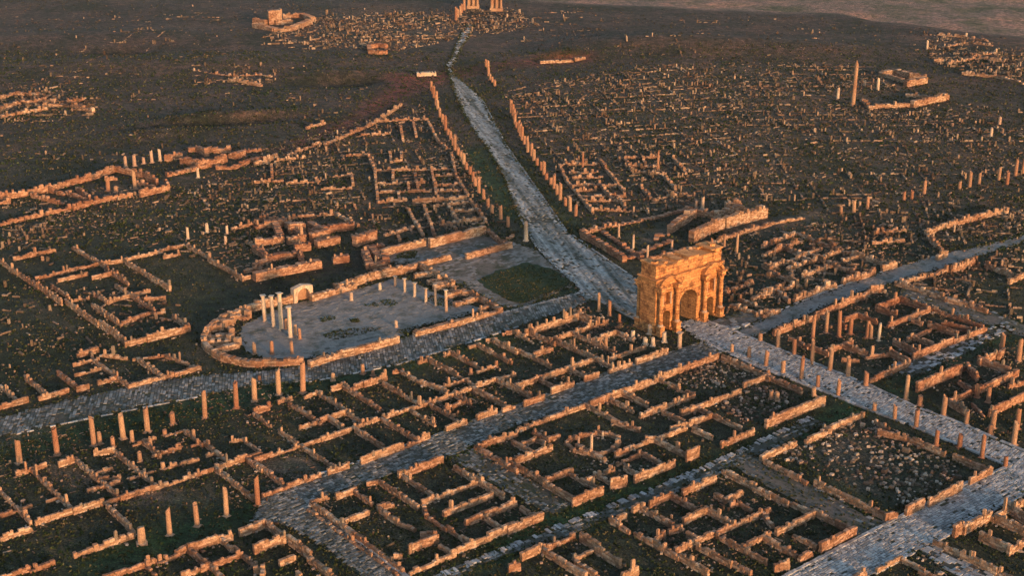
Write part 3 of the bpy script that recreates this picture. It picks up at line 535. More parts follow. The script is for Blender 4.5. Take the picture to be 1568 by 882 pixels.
far_ruin('broken orange wall above the branch road at the right', '''24/1.7: 980,540 1060,505 1150,480 1250,455 1340,430 1470,410; 1.1: 980,540 1010,590 1080,650 | 680,540 860,530 | 660,600 850,590; 2: 1050,680 1105,660''', nub=.7)
far_ruin('low orange wall just below the branch road at the right edge', '''24/1.6: 1130,760 1200,740 1280,705; 1.1: 820,850 1000,800 1110,765 | 1340,740 1500,800; 1.5: 1480,830 1568,795
34/1.2: 800,0 960,50 1100,100 1220,130 1350,170 | 1120,100 1210,110''', nub=.7)
far_ruin('small roofless orange rectangle of walls far at the upper right', '''14/2.2: 710,425 800,410; 2.5: 800,410 890,435 980,445; 2.8: 860,480 980,460; 1.6: 720,430 790,455 870,480''', M_WALL, t=1.4, nub=0)
far_ruin('curved orange wall far at the upper right below the roofless rectangle', '''14/1.6: 660,625 760,620 880,615; 2.6: 900,605 980,585 1110,560; 1.2: 600,590 650,640 | 860,560 1000,570''', M_WALL, t=1.2)
far_ruin('jagged orange ruin on the skyline at the upper left', '''12/2.6: 0,135 60,150 120,165 190,165 260,140 330,110; 2: 170,80 280,75 350,100 | 0,110 70,120 | 120,120 220,110; 7: 80,60 155,55''', M_WALL, t=2.2, nub=.3)
far_ruin('small pale hut ruin on the slope left of the hill road', '''12/2.4: 685,265 740,255 790,262 | 690,295 740,300 790,295; 2.2: 685,265 690,295''', M_RED, t=1.4, nub=0)
far_ruin('short pale parapet beside the top end of the far avenue', '''12/1.6: 975,432 1030,430 1085,428''', M_PALE, t=1.6, nub=0)
far_ruin('thin pale retaining wall on the bank right of the far avenue', '''13/1.3: 185,362 280,358 380,354; 1.6: 390,345 450,338''', M_WALL, t=1.0, nub=0)
far_ruin('scattered pale low walls at the far left edge', '''11/1.2: 0,575 90,550 250,560 | 0,640 100,610 250,590 330,600 | 260,620 380,620 | 400,600 500,585 | 430,620 560,660 | 0,690 150,660 280,640''', M_WALL, t=1.0, nub=.6)
far_ruin('line of pale low walls far upper left of the market', '''11/1: 1160,425 1300,440 1400,450 1568,440 | 1380,470 1568,500
12/.9: 0,440 100,455''', M_WALL, t=.9, nub=.6)
far_ruin('pale ruined rows on the slope at the upper right edge', '''14/1.8: 1030,350 1100,350; 1.2: 1080,280 1230,250 1380,270 | 1050,200 1200,215 1350,240 | 1110,370 1300,340 1450,360 | 1200,430 1400,450 1568,490 | 1250,330 1400,310''', M_WALL, t=1.0, nub=.7)

# the two tall broken piers of a gate on the hill at the top edge
for i, (x, y, lb) in enumerate(((1310, 48, 'left of the two tall orange gate piers on the hill at the top edge'), (1450, 62, 'right of the two tall orange gate piers on the hill at the top edge'))):
    p = TG('12', x, y); tz = terrain(*p); r = thing('gate_pier', lb, 'pier', (p[0], p[1], tz), 0, 'gate piers on the hill')
    mb = MB(); mb.box(-2.4, 2.4, -1.5, 1.5, -.5, 1.2, .1, .1); link('pedestal', mb.mesh('pedestal', M_WALL), r)
    mb = MB(); mb.box(-1.6, 1.6, -.2, 1.2, 1.2, 9.0, .15, .2); mb.box(-1.2, .8, -.1, 1.1, 9.0, 10.2, .2, .2); link('pier_wall', mb.mesh('pier_wall', M_WALL), r)
    for s in (-1.7, 0.05, 1.75):
        mb = MB(); mb.lathe([(.6, 1.2), (.6, 1.5), (.48, 1.7), (.42, 8.2-abs(s)), (.6, 8.8-abs(s)), (.6, 9.0-abs(s))], 10); link('column', mb.mesh('column', M_WALL), r, (s, -.85, 0))

# ---------------------------------------------------------------- columns
def mk_shaft(mat, broken):
    mb = MB(); n = 12; mb.lathe([(1.0, 0), (.985, .29), (.90, .30), (.985, .31), (.95, .62), (.87, .63), (.95, .64), (.9, .95), (.9, 1.0 if not broken else .97)], n, j=.03)
    if broken:
        k = 8*n
        for i in range(n): x, y, z = mb.v[k+i]; mb.v[k+i] = (x*.92, y*.92, z + random.uniform(-.05, .05) + .07*math.cos(i*2*math.pi/n+1))
    m = mb.mesh('shaft', mat); return m
def mk_base(mat):
    mb = MB(); mb.box(-1.35, 1.35, -1.35, 1.35, -.6, .22, .04, .05); mb.lathe([(1.3, .22), (1.38, .30), (1.3, .38), (1.08, .46), (1.0, .5)], 12); return mb.mesh('base', mat)
def mk_cap(mat):
    mb = MB(); mb.lathe([(.9, 0), (1.0, .06), (.95, .12), (1.1, .35), (1.32, .6)], 12); mb.box(-1.3, 1.3, -1.3, 1.3, .6, .85, .06, .08); return mb.mesh('capital', mat)
SH = {m.name: [mk_shaft(m, b) for b in (True, True, False)] for m in (M_WALL, M_RED, M_PALE)}
BS = {m.name: mk_base(m) for m in (M_WALL, M_RED, M_PALE)}; CPM = {m.name: mk_cap(m) for m in (M_WALL, M_RED, M_PALE)}
def column_at(p, h, label, group, d=.58, mat=M_WALL, cap=False, base=True, name='column', cat='column', tz=0.0, lean=.028):
    if mat is not M_PALE and random.random() < .25: mat = M_WALL if mat is M_RED else M_RED
    d *= random.uniform(.88, 1.1)
    r = thing(name, label, cat, (p[0], p[1], tz), random.random()*6.28, group); rad = d/2
    b = .5*rad if base else -.3; c = .85*rad if cap else 0
    link('shaft', SH[mat.name][2 if cap else random.randint(0, 1)], r, (0, 0, b), 0, (rad, rad, max(.2, h-b-c)))
    if base: link('base', BS[mat.name], r, (0,0,0), random.random()*.2, (rad, rad, rad))
    if cap: link('capital', CPM[mat.name], r, (0,0,h-c), 0, (rad, rad, rad))
    r.rotation_euler.x = random.uniform(-lean, lean); r.rotation_euler.y = random.uniform(-lean, lean); return r
def colrow(spec, lab, group, d=.58, mat=M_WALL, cap=False, base=True, name='column', mid='', num=True):
    """spec 'tile x,ytop,ybase ...'; lab has {} for the ordinal"""
    k = 0; rec = []
    for ln in spec.strip().split('\n'):
        tile, rest = ln.split(' ', 1)
        for w in rest.split():
            q = [float(a) for a in w.split(',')]
            if tile == 'px': x, yt, yb = q
            else: x, yt = TP(tile, q[0], q[1]); yb = TP(tile, 0, q[2])[1]
            rec.append((x, yt, yb))
    if 'from the left' in lab: rec.sort()
    if 'from the right' in lab: rec.sort(reverse=True)
    if 'from the top' in lab: rec.sort(key=lambda q: q[2])
    for k, (x, yt, yb) in enumerate(rec):
        p = G(x, yb); h = max(.5, H_at(p, yt)); column_at(p, h, lab.format(ordw(k+1)), group, d, mat, cap, base, name)
colrow('''32 62,85,245 115,90,275 160,75,295 215,155,340''', '{} from the left of the four tall pale columns before the rounded market end', 'tall columns at the rounded market end', .72, M_PALE, True)
colrow('''32 845,-28,35 903,-15,68 960,12,97 1027,45,130 1088,20,155 1150,55,190''', '{} from the back of the six slim columns across the market court', 'columns across the market court', .55, M_PALE, True)
colrow('''32 190,230,290 245,265,330 272,285,352 105,362,442 225,365,442 0,375,442''', '{} from the left of the short stumps in the rounded market end', 'column stumps in the rounded market end', .6, M_WALL, name='column_stump')
colrow('''32 580,72,120 752,15,55 850,240,282''', '{} from the left of the three lone stumps on the market floor', 'lone stumps on the market floor', .6, M_PALE, name='column_stump')
colrow('''px 30,675,710 88,655,697 144,640,683 189,635,672 226,625,662 265,632,650 314,600,640 362,585,625 390,580,615 427,567,605 464,555,602''', '{} column from the left along the lower side of the market street', 'columns along the market street', .78, M_WALL)
colrow('''41 600,20,92 680,48,112 795,8,80 905,52,112 840,140,195 990,5,40 1075,85,110 980,200,240
32 30,570,600 85,725,755 470,555,600 650,500,560 710,540,570 1036,450,480 1297,525,560 1450,480,520''', '{} from the left of the short stumps among the long row of rooms', 'short stumps in the long row', .6, M_WALL, name='column_stump')
colrow('''41 1020,485,640 1185,450,585 1360,360,525 1548,290,460''', '{} from the left of the four columns leading to the paved square', 'four columns beside the square', .68, M_WALL)
colrow('''41 852,590,690''', 'stout short orange pier left of the four columns below the long row', 'stout pier', .95, M_RED, name='pier')
colrow('''33 1335,380,430 1438,400,462 1540,420,512
34 120,480,555 230,460,592 330,568,640 450,595,692 668,735,785 790,750,835 920,770,882
44 1040,10,100 1180,30,112 1315,40,172 1455,165,230''', '{} column from the arch along the lower kerb of the paved street', 'columns along the lower kerb', .68, M_RED)
colrow('''33 1505,315,365
34 90,300,405 188,350,447 295,360,492 402,410,540 510,460,580 617,550,632 858,570,716 940,690,752 1083,690,812 1220,780,866
44 1365,-25,35 1505,-40,95''', '{} column from the arch along the upper kerb of the paved street', 'columns along the upper kerb', .72, M_WALL)
colrow('''34 300,200,345 380,180,312 457,180,337 525,230,320 625,240,342 648,265,347''', '{} from the left of the columns inside the reddish house near the arch', 'columns inside the reddish house', .66, M_RED)
colrow('''34 695,255,360''', 'slim white column inside the large reddish house right of the arch', 'white column', .5, M_PALE)
colrow('''34 1430,320,432 1535,350,482 1285,620,700 1352,640,730 1378,780,885 1525,770,890''', '{} from the top of the columns in the reddish right edge house', 'columns of the right edge house', .72, M_RED)
colrow('''34 305,640,690 50,660,710 85,670,720''', '{} stump from the right beside the rubble of the long foreground house', 'stumps beside the rubble', .7, M_WALL, name='column_stump')
colrow('''43 492,28,135''', 'slim bright white column standing in the round basin', 'basin column', .42, M_PALE)
colrow('''43 560,15,60 640,60,100 415,45,95''', '{} from the left of the small stubs around the round basin', 'stubs around the basin', .35, M_PALE, name='column_stump')
colrow('''33 1020,308,406''', 'thick pale column with a dark top in front of the arch', 'pale column before the arch', .78, M_PALE, True)
colrow('''33 930,308,368 860,342,392 740,300,350 815,345,385 845,265,320''', '{} from the right of the pale stumps at the foot of the arch', 'stumps at the foot of the arch', .75, M_PALE, name='column_stump')
colrow('''33 538,78,182 600,118,210 660,200,250 578,340,400 478,320,350''', '{} from the left of the reddish stumps left of the arch foot', 'stumps left of the arch', .6, M_RED, name='column_stump')
colrow('''23 657,500,585 743,565,652 828,630,722 975,600,652''', '{} from the left of the slim grey columns in the garden beside the avenue', 'slim garden columns', .5, M_PALE)
colrow('''23 1122,640,690 1215,590,665 1290,580,640 1363,560,682''', '{} from the left of the slim columns rising behind the arch', 'slim columns behind the arch', .5, M_WALL)
colrow('''23 1120,360,402 1158,338,412''', '{} from the left of the two white columns on the building behind the arch', 'white platform columns', .7, M_PALE)
colrow('''23 100,490,602''', 'lone pale column at the left kerb of the avenue beside the yard', 'lone avenue column', .8, M_PALE)
colrow('''23 440,70,160 890,60,185''', '{} tall thin post from the left among the room grid right of the avenue', 'thin posts', .5, M_RED)
colrow('''21 755,95,158 808,85,152 863,100,138 912,60,132 962,50,122''', '{} from the left of the white columns behind the far left enclosure', 'white columns far left', .8, M_PALE)
colrow('''21 650,220,302 812,180,292 697,275,312''', '{} from the left of the columns inside the far left enclosure', 'columns in the far enclosure', .9, M_RED)
colrow('''21 1190,165,222 1128,520,590 1243,500,552 1363,510,560 1355,575,622''', '{} from the left of the white columns behind the large walled house', 'scattered white columns', .65, M_PALE)
colrow('''24 467,395,440 545,360,432 627,340,412 845,305,362 893,300,352 967,240,322 1180,245,292 1240,185,278 1297,195,262 1415,160,236 1465,185,262 1515,115,212 1558,110,196''', '{} from the left in the row of columns climbing to the right edge', 'columns climbing to the right edge', .8, M_RED, base=False)
colrow('''14 540,378,632''', 'very tall thin orange column alone far at the upper right', 'tall far column', 1.1, M_RED)
colrow('''14 690,470,540 610,480,520 985,240,302 1218,195,230 1420,700,745 1370,765,822 450,525,590''', '{} from the left of the small columns scattered on the upper right slope', 'small columns on the upper right slope', .8, M_PALE, base=False)
def colonnade(path, step, hts, lab, group, mat, d):
    pts = [G(*q) for q in parse(path)]; out = []; acc = 0.0; nxt = 0.0
    for a, b in zip(pts[:-1], pts[1:]):
        L = float(np.hypot(*(b-a)))
        while nxt < acc+L: out.append(a + (b-a)*(nxt-acc)/L); nxt += step*random.uniform(.85, 1.2)
        acc += L
    out = out[::-1]                                # near end first
    for k, p in enumerate(out):
        column_at(p + RNG.normal(0, .12, 2), random.choice(hts)*random.uniform(.85, 1.15), lab.format(ordw(k+1)), group, d, mat, False, False, tz=0.0 if p[1] < 330 else terrain(*p)-.05)
colonnade('661,138 667,155 676,183 688,210 699,232 715,258 737,300 752,325 768,338 779,350', 4.4, (2.2, 2.9, 3.3, 1.7), '{} column from the near end of the colonnade left of the far avenue', 'left far colonnade', M_RED, .82)
colonnade('745,102 751,120 759,135', 4.4, (2.0, 2.6), '{} column from the near end of the short colonnade atop the avenue', 'top far colonnade', M_RED, .8)
colonnade('783,172 790,192 806,228 820,250 836,270 852,296 868,316 881,331', 3.9, (2.2, 2.9, 3.3, 1.6), '{} column from the near end of the colonnade right of the far avenue', 'right far colonnade', M_RED, .85)
colonnade('698,30 702,26 707,20 712,14', 5.0, (4.0, 5.0, 3.2), '{} column from the near end of the row left of the hilltop gate piers', 'hilltop columns', M_RED, 1.0)

# ---------------------------------------------------------------- the great arch
AO = from_uv(162.0, 154.4)
arch = thing('triumphal_arch', 'tall golden orange stone triumphal arch with three passages over the paved street', 'arch', (AO[0], AO[1], 0), AU)
HW, DEP = 7.6, 3.6
OPEN = [(0.0, 4.2, 6.3), (-5.15, 2.0, 3.8), (5.15, 2.0, 3.8)]
ed = set([-HW, HW])
for c, w, h in OPEN:
    for i in range(15): ed.add(round(c + w/2*math.cos(math.pi*i/14), 4))
for c in (-5.15, 5.15): ed |= {c-.72, c+.72}
ed = sorted(ed)
def opening(s):
    for c, w, h in OPEN:
        if abs(s-c) < w/2: return max(arch_open(s, c, w, h), .01)
    return -.5
WTOP = 9.0
def skin(s):
    o_ = opening(s)
    for c in (-5.15, 5.15):
        if abs(s-c) < .72: return [(o_, 5.0), (7.1, WTOP)]
    return [(o_, WTOP)]
mb = MB(); sliced(mb, ed, lambda s: [(opening(s), WTOP)], .7, DEP-.7); link('core_wall', mb.mesh('core_wall', M_ARCH), arch)
for y0, y1 in ((0.0, .697), (DEP-.697, DEP)):
    mb = MB(); sliced(mb, ed, skin, y0, y1); link('face_wall', mb.mesh('face_wall', M_ARCH), arch)
def boxpart(name, parent, boxes, loc=(0,0,0), mat=M_ARCH, j=.02, cham=.04):
    mb = MB()
    for b in boxes: mb.box(*b, j, cham)
    return link(name, mb.mesh(name, mat), parent, loc)
# attic: uneven courses, broken along the top
mb = MB()
for k in range(5):
    x = -HW-.05
    while x < HW:
        l = min(random.uniform(.8, 1.6), HW+.05-x); keep = 1.0 if k < 3 else (.92 if k == 3 else .55)
        if k == 4: keep = .95 if (x > 5.8 or x < -6.2) else .55
        if random.random() < keep and l > .2: mb.box(x+.01, x+l-.01, .12+random.uniform(-.04, .04), DEP-.12, WTOP+.75+k*.45, WTOP+.75+(k+1)*.45+random.uniform(-.02, .06), .02, .04)
        x += l
link('attic', mb.mesh('attic', M_ARCH), arch)
boxpart('frieze', arch, [(-HW-.04, HW+.04, -.05, DEP+.05, WTOP, WTOP+.4)])
cor = boxpart('cornice', arch, [(-HW-.3, HW+.3, -.32, DEP+.32, WTOP+.4, WTOP+.58), (-HW-.42, HW+.42, -.46, DEP+.46, WTOP+.585, WTOP+.745)], j=.03)
for k in range(22): boxpart('dentil', cor, [(-7.5+k*.71, -7.22+k*.71, -.27, -.06, WTOP+.22, WTOP+.39)])
boxpart('top_moulding', arch, [(5.2, HW+.2, -.15, DEP+.15, WTOP+3.02, WTOP+3.24)], j=.05); boxpart('top_moulding', arch, [(-HW-.2, -6.0, -.15, DEP+.15, WTOP+2.98, WTOP+3.2)], j=.05)
boxpart('string_course', arch, [(-HW-.06, -6.17, -.12, DEP+.12, 3.0, 3.28), (-4.13, -2.13, -.12, DEP+.12, 3.0, 3.28), (2.13, 4.13, -.12, DEP+.12, 3.0, 3.28), (6.17, HW+.06, -.12, DEP+.12, 3.0, 3.28)])
boxpart('plinth', arch, [(-HW-.2, -6.2, -.25, DEP+.25, -.3, .5), (-4.1, -2.16, -.25, DEP+.25, -.3, .5), (2.16, 4.1, -.25, DEP+.25, -.3, .5), (6.2, HW+.2, -.25, DEP+.25, -.3, .5)])
def archivolt(c, w, h, t, yf, yb, n, name):
    mb = MB(); r0 = w/2+.002; zc = h-w/2
    for k in range(n):
        a0, a1 = math.pi*k/n+.012, math.pi*(k+1)/n-.012; V = []
        for yy in (yf, yb):
            for r_, a in ((r0, a0), (r0, a1), (r0+t, a1), (r0+t, a0)): V.append((c+r_*math.cos(a), yy, zc+r_*math.sin(a)))
        mb.add(V, [(3,2,1,0), (4,5,6,7), (1,5,4,0), (2,6,5,1), (3,7,6,2), (0,4,7,3)])
    return link(name, mb.mesh(name, M_ARCH), arch)
for c, w, h in OPEN:
    archivolt(c, w, h, .55 if w > 3 else .35, -.14, .3, 17 if w > 3 else 11, 'archivolt'); archivolt(c, w, h, .55 if w > 3 else .35, DEP-.3, DEP+.14, 11, 'archivolt')
for sgn, face in ((-1, 0.0), (1, DEP)):
    for s in (-7.05, -3.25, 3.25, 7.05):
        y = face + sgn*.78; yw0, yw1 = (y-.5, face+.0) if sgn < 0 else (face, y+.5)
        col = link('column', None, arch, (s, y, 0))
        boxpart('pedestal', col, [(-.62, .62, -.62, .62, -.3, .35), (-.5, .5, -.5, .5, .35, 1.45), (-.6, .6, -.6, .6, 1.45, 1.7)])
        mb = MB(); mb.lathe([(.5, 1.7), (.52, 1.8), (.44, 1.9), (.47, 1.98), (.4, 2.06)], 14); link('base', mb.mesh('base', M_PALE), col)
        mb = MB(); mb.lathe([(.38, 2.06), (.38, 3.6), (.36, 5.5), (.33, 6.9)], 16, j=.03); link('shaft', mb.mesh('shaft', M_ARCH), col)
        mb = MB(); mb.lathe([(.33, 6.9), (.38, 6.95), (.36, 7.0), (.44, 7.3), (.40, 7.33), (.56, 7.6)], 12, j=.08); mb.box(-.52, .52, -.52, .52, 7.6, 7.75, .05, .05); link('capital', mb.mesh('capital', M_ARCH), col)
        boxpart('entablature_block', col, [(-.5, .5, -.5 if sgn < 0 else -.775, .775 if sgn < 0 else .5, 7.75, 8.2), (-.62, .62, -.62 if sgn < 0 else -.775, .775 if sgn < 0 else .62, 8.205, 8.5)], j=.03)
    for c in (-5.15, 5.15):          # curved pediment over each side bay
        mb = MB(); n = 12
        for ri, ro, yo in ((2.25, 2.75, .95), (0.0, 2.25, .35)):
            for k in range(n):
                a0, a1 = R(28)+R(124)*k/n, R(28)+R(124)*(k+1)/n; V = []
                for yy in (face+sgn*yo, face+sgn*.002):
                    for r_, a in ((ri, a0), (ri, a1), (ro, a1), (ro, a0)):
                        V.append((c+r_*math.cos(a), yy, max(8.51, 7.35+r_*math.sin(a))))
                F = [(3,2,1,0), (4,5,6,7), (1,5,4,0), (2,6,5,1), (3,7,6,2), (0,4,7,3)]
                if (ri == 0 and max(v[2] for v in V) < 8.55): continue
                mb.add(V, F if sgn < 0 else [q[::-1] for q in F])
        link('pediment', mb.mesh('pediment', M_ARCH), arch)
        f0, f1 = sorted((face+sgn*.16, face-sgn*.0)); nf = link('niche_frame', None, arch)
        for sx in (-.86, .86):
            mb = MB(); mb.lathe([(.14, 4.9), (.12, 5.05), (.11, 6.8), (.16, 7.0)], 8, c+sx, face+sgn*.2); link('colonnette', mb.mesh('colonnette', M_PALE), nf)
        boxpart('sill', nf, [(c-1.1, c+1.1, f0-.15, f1+.15, 4.65, 4.9)]); boxpart('lintel', nf, [(c-1.05, c+1.05, f0-.1, f1+.1, 7.12, 7.4)])
for x, y, w, d, h in ((-6.9, 1.2, 1.1, .9, .5), (-5.8, 2.6, 1.3, 1.0, .35), (-4.6, 1.4, 1.0, .8, .4), (6.6, 1.6, .9, .9, .6), (5.2, 3.2, 1.2, .8, .3), (0.6, 2.2, .9, .7, .3), (-2.2, 3.4, 1.1, .9, .35)):
    link('loose_block', (lambda m: (m.box(-w/2, w/2, -d/2, d/2, 0, h, .08, .08), m.mesh('loose_block', M_ARCH))[1])(MB()), arch, (x, y, WTOP+.75+4*.45+(.45 if x > 5.8 or x < -6.2 else 0)), random.uniform(-.3, .3))

# ---------------------------------------------------------------- rubble, scattered stones and scrub (uncountable)
def scatter(polys_n, fn):
    for s, n, args in polys_n:
        pg = [tuple(G(*q)) for q in parse(s)] if isinstance(s, str) else s
        P = np.array(pg); got = 0; A = RNG.uniform(P.min(0), P.max(0), (n*6, 2)); A = A[inpoly(A[:,0], A[:,1], pg)][:n]
        for p in A: fn(p, *args)
def offroad(A):
    k = np.ones(len(A), bool)
    for pg in STREETS: k &= ~inpoly(A[:,0], A[:,1], pg)
    return k
mb = MB()
def rub(p, s0, s1, hh):
    s = (s0 + (s1-s0)*random.random()**1.8)*.82*(1.5 if random.random() < .05 else 1)
    mb.rbox(p[0], p[1], s, s*random.uniform(.5, .9), -.1, s*random.uniform(.35, .8)*hh, random.random()*3.1, s*.12, s*.12)
scatter([('1055,563 1106,550 1168,578 1132,593 1066,596 1030,583', 260, (.3, .6, .9)), ('1086,619 1137,596 1180,592 1200,600 1225,616 1140,650', 230, (.3, .65, .9)),
         ('1185,700 1290,650 1390,690 1500,716 1385,780 1250,722', 430, (.3, .7, .9)), ('1290,650 1330,640 1440,690 1400,700', 70, (.35, .8, .9)), ('1330,700 1420,690 1470,715 1400,765 1350,750', 60, (.4, .8, .9)),
         ('880,700 990,680 1000,720 900,750', 60, (.3, .6, 1)), ('1380,840 1430,825 1500,870 1450,890', 70, (.4, .9, .5)),
         ('880,440 900,470 960,500 985,520 940,530 880,500', 130, (.3, .7, 1)), ('555,405 590,395 600,405 570,412', 60, (.3, .8, 1)), ('330,470 372,478 380,500 360,520 335,515', 50, (.3, .6, 1))], rub)
tag(link('rubble', mb.mesh('rubble', M_RUBBLE)), 'loose pale stone rubble filling the walled courts', 'rubble', kind='stuff')
mb = MB()
def fst(p, s0, s1, hh):
    n = mnoise.noise((p[0]*.05, p[1]*.05, 2.0)) + .5*mnoise.noise((p[0]*.15, p[1]*.15, 5.0))
    if random.random() > .55 + 1.1*n: return
    z = terrain(p[0], p[1]); s = s0*.6 + (s1-s0)*.62*random.random()**3
    an = AU + (random.random() < .5)*math.pi/2 + random.uniform(-.2, .2); l = s*(random.uniform(1.5, 5) if random.random() < .3 else 1)
    mb.rbox(p[0], p[1], l, s*random.uniform(.5, .9), z-.3, z + s*(random.uniform(.3, .9) if l > s or random.random() < .85 else random.uniform(1.2, 2.6))*hh, an, s*.1, s*.15)
scatter([('770,140 870,120 1000,100 1180,95 1320,100 1400,150 1568,170 1568,360 1400,360 1200,320 1100,300 1000,330 890,340 850,270 800,190', 11000, (.32, .9, .9)),
         ('1100,360 1250,340 1400,345 1568,320 1568,365 1350,415 1180,470 1110,480', 2300, (.35, .9, 1)), ('1370,430 1568,375 1568,500 1500,480', 900, (.35, .9, 1)),
         ('400,60 500,20 700,15 780,10 830,40 700,60 600,80 500,75', 4200, (.5, 1.2, 1)), ('0,140 70,120 160,160 140,185 0,190', 260, (.5, 1.0, 1)), ('290,105 400,105 420,125 300,130', 120, (.5, 1.0, 1)),
         ('1410,50 1568,75 1568,125 1430,95', 700, (.5, 1.2, 1)), ('390,230 540,190 650,160 690,190 780,345 600,360 440,345 250,310 330,260', 4200, (.35, .8, 1)),
         ('0,300 260,280 420,330 540,340 400,420 300,400 150,360 0,380', 2300, (.35, .8, .9)), ('0,395 290,480 280,520 200,520', 250, (.3, .7, 1)), ('0,430 60,460 180,540 60,570 0,580', 240, (.3, .8, 1)),
         ('0,10 300,0 660,10 640,100 400,180 200,220 0,240', 900, (.3, .8, .8)), ('870,10 1400,35 1500,80 1300,100 900,110', 500, (.3, .8, .8)),
         ('1180,520 1320,580 1330,600 1180,540', 120, (.3, .6, 1)), ('0,560 300,560 620,640 500,760 200,820 0,860', 2600, (.2, .5, .9)), ('640,660 1000,540 1060,520 900,480 700,540', 1300, (.2, .5, .9)), ('480,770 690,705 830,790 620,875', 700, (.2, .45, .9)), ('930,790 1110,720 1310,810 1190,880 1080,880', 800, (.2, .5, .9)), ('1400,560 1568,520 1568,680 1480,650', 600, (.25, .6, .9)), ('1180,510 1360,440 1510,500 1330,590', 900, (.25, .6, .9))], fst)
tag(link('scattered_stones', mb.mesh('scattered_stones', M_FARST)), 'countless small tan stones strewn over the dark slopes', 'stones', kind='stuff')

mb = MB(); DEB = []
for a, b in ALLSEG:
    L = float(np.hypot(*(b-a))); d = (b-a)/L; nrm = np.array([-d[1], d[0]]); heap = random.uniform(.3, 2.2)
    for _ in range(int(RNG.poisson(L*1.3*heap))):
        q = a + d*random.uniform(0, L) + nrm*random.choice((-1, 1))*(.25 + min(1.6, random.expovariate(2.2))); sz = .10 + .26*random.random()**2.5
        DEB.append((q[0], q[1], sz))
DQ = np.array([d[:2] for d in DEB]); dk = offroad(DQ)
for (qx, qy, sz), ok in zip(DEB, dk):
    if ok or random.random() < .2: mb.rbox(qx, qy, sz*random.uniform(.9, 1.7), sz, -.05, sz*random.uniform(.4, .9), random.random()*3.1, sz*.15, sz*.15)
tag(link('fallen_stones', mb.mesh('fallen_stones', M_RUBBLE)), 'small fallen stones lying along the feet of the ruined walls', 'stones', kind='stuff')
mb = MB()
def grid_mass(sp, ang, pu, pv, h, keep, t=.42):
    pg = [tuple(G(*q)) for q in parse(sp)]; P = np.array(pg); c, q = math.cos(ang), math.sin(ang)
    a = P[:,0]*c + P[:,1]*q; b = -P[:,0]*q + P[:,1]*c
    for d0, (p1, lo1, hi1, lo2, hi2) in enumerate(((pv, b.min(), b.max(), a.min(), a.max()), (pu, a.min(), a.max(), b.min(), b.max()))):
        y = lo1
        while y < hi1:
            x = lo2 - random.random()*3; yo = 0.0
            while x < hi2:
                L = random.uniform(2.5, 9); gap = random.uniform(.3, 4) if random.random() > keep else .1
                if random.random() < .18: yo = random.uniform(-1.5, 1.5)
                k = x
                hh = h*random.uniform(.5, 1.25)
                while k < x+L:
                    l = random.uniform(.5, 1.2); u, v = (k+l/2, y+yo) if d0 == 0 else (y+yo, k+l/2); X, Y = u*c - v*q, u*q + v*c
                    n = mnoise.noise((X*.035, Y*.035, 6.0)) + .6*mnoise.noise((X*.12, Y*.12, 8.0))
                    if n > -.12 - (keep-.5) and random.random() < keep + .2 and bool(inpoly(np.array([X]), np.array([Y]), pg)[0]):
                        z = terrain(X, Y); post = random.random() < .2; top = .62*hh*random.uniform(.6, 1.3) + (random.uniform(.3, 1.1) if post else 0); l2 = .38 if post else l
                        mb.rbox(X, Y, l2*.97, t*random.uniform(.6, 1.1), z-.4, z+top, ang + d0*math.pi/2 + random.uniform(-.05, .05), .06, .07)
                    k += l
                x += L + gap
            y += p1*random.uniform(.55, 1.5)
for sp, da, pu, pv, h, keep in (('770,150 870,120 1000,100 1100,110 1150,200 1130,300 1010,335 890,335 850,270 800,190', 0.0, 4.8, 5.5, .5, .6), ('1090,105 1180,95 1320,100 1400,150 1568,170 1568,270 1420,300 1280,330 1140,300 1150,200', 0.25, 4.6, 6.0, .5, .5),
                        ('1280,335 1420,305 1568,275 1568,355 1440,380 1330,360', 0.4, 4.5, 6.0, .55, .5), ('1120,365 1250,345 1350,370 1340,415 1180,470 1112,480', 0.55, 5.0, 4.0, .6, .6), ('1385,432 1568,378 1568,490 1500,470', 0.55, 5.0, 4.5, .6, .6),
                        ('430,225 560,190 650,165 685,200 720,260 780,345 600,360 540,320 430,330', 0.0, 5.0, 5.5, .45, .5), ('240,310 330,262 430,240 430,330 540,345 420,345 300,395 200,365', 0.3, 6.5, 5.0, .4, .42), ('0,350 240,310 200,365 100,380 0,395', 0.5, 6, 5, .4, .45),
                        ('400,70 500,25 690,18 700,55 600,80 500,80', 0.0, 8.0, 5.0, .7, .45), ('0,150 60,135 150,160 140,182 0,190', .3, 7, 4, .7, .5), ('290,100 420,105 430,128 300,130', .2, 8, 5, .6, .4), ('1400,55 1568,80 1568,125 1430,100', .3, 7, 5, .8, .55),
                        ('40,30 320,15 380,60 280,140 160,180 60,110', .3, 11, 8, .4, .2), ('760,20 900,15 1200,40 1350,60 1300,95 1000,90 800,75', .2, 12, 8, .45, .2), ('0,200 200,190 400,150 560,130 520,180 300,230 100,260 0,280', .3, 11, 7, .4, .22),
                        ('0,430 60,450 170,530 60,560 0,570', .55, 6, 5, .4, .45), ('60,395 280,470 270,505 190,500', .55, 4.5, 4, .5, .5)):
    grid_mass(sp, a_av + math.pi/2 - da*0.9 if True else AU, pu, pv, h, keep)
tag(link('distant_ruin_walls', mb.mesh('distant_ruin_walls', M_FARST)), 'faint mass of thin low room walls covering the far slopes', 'ruins', kind='stuff')

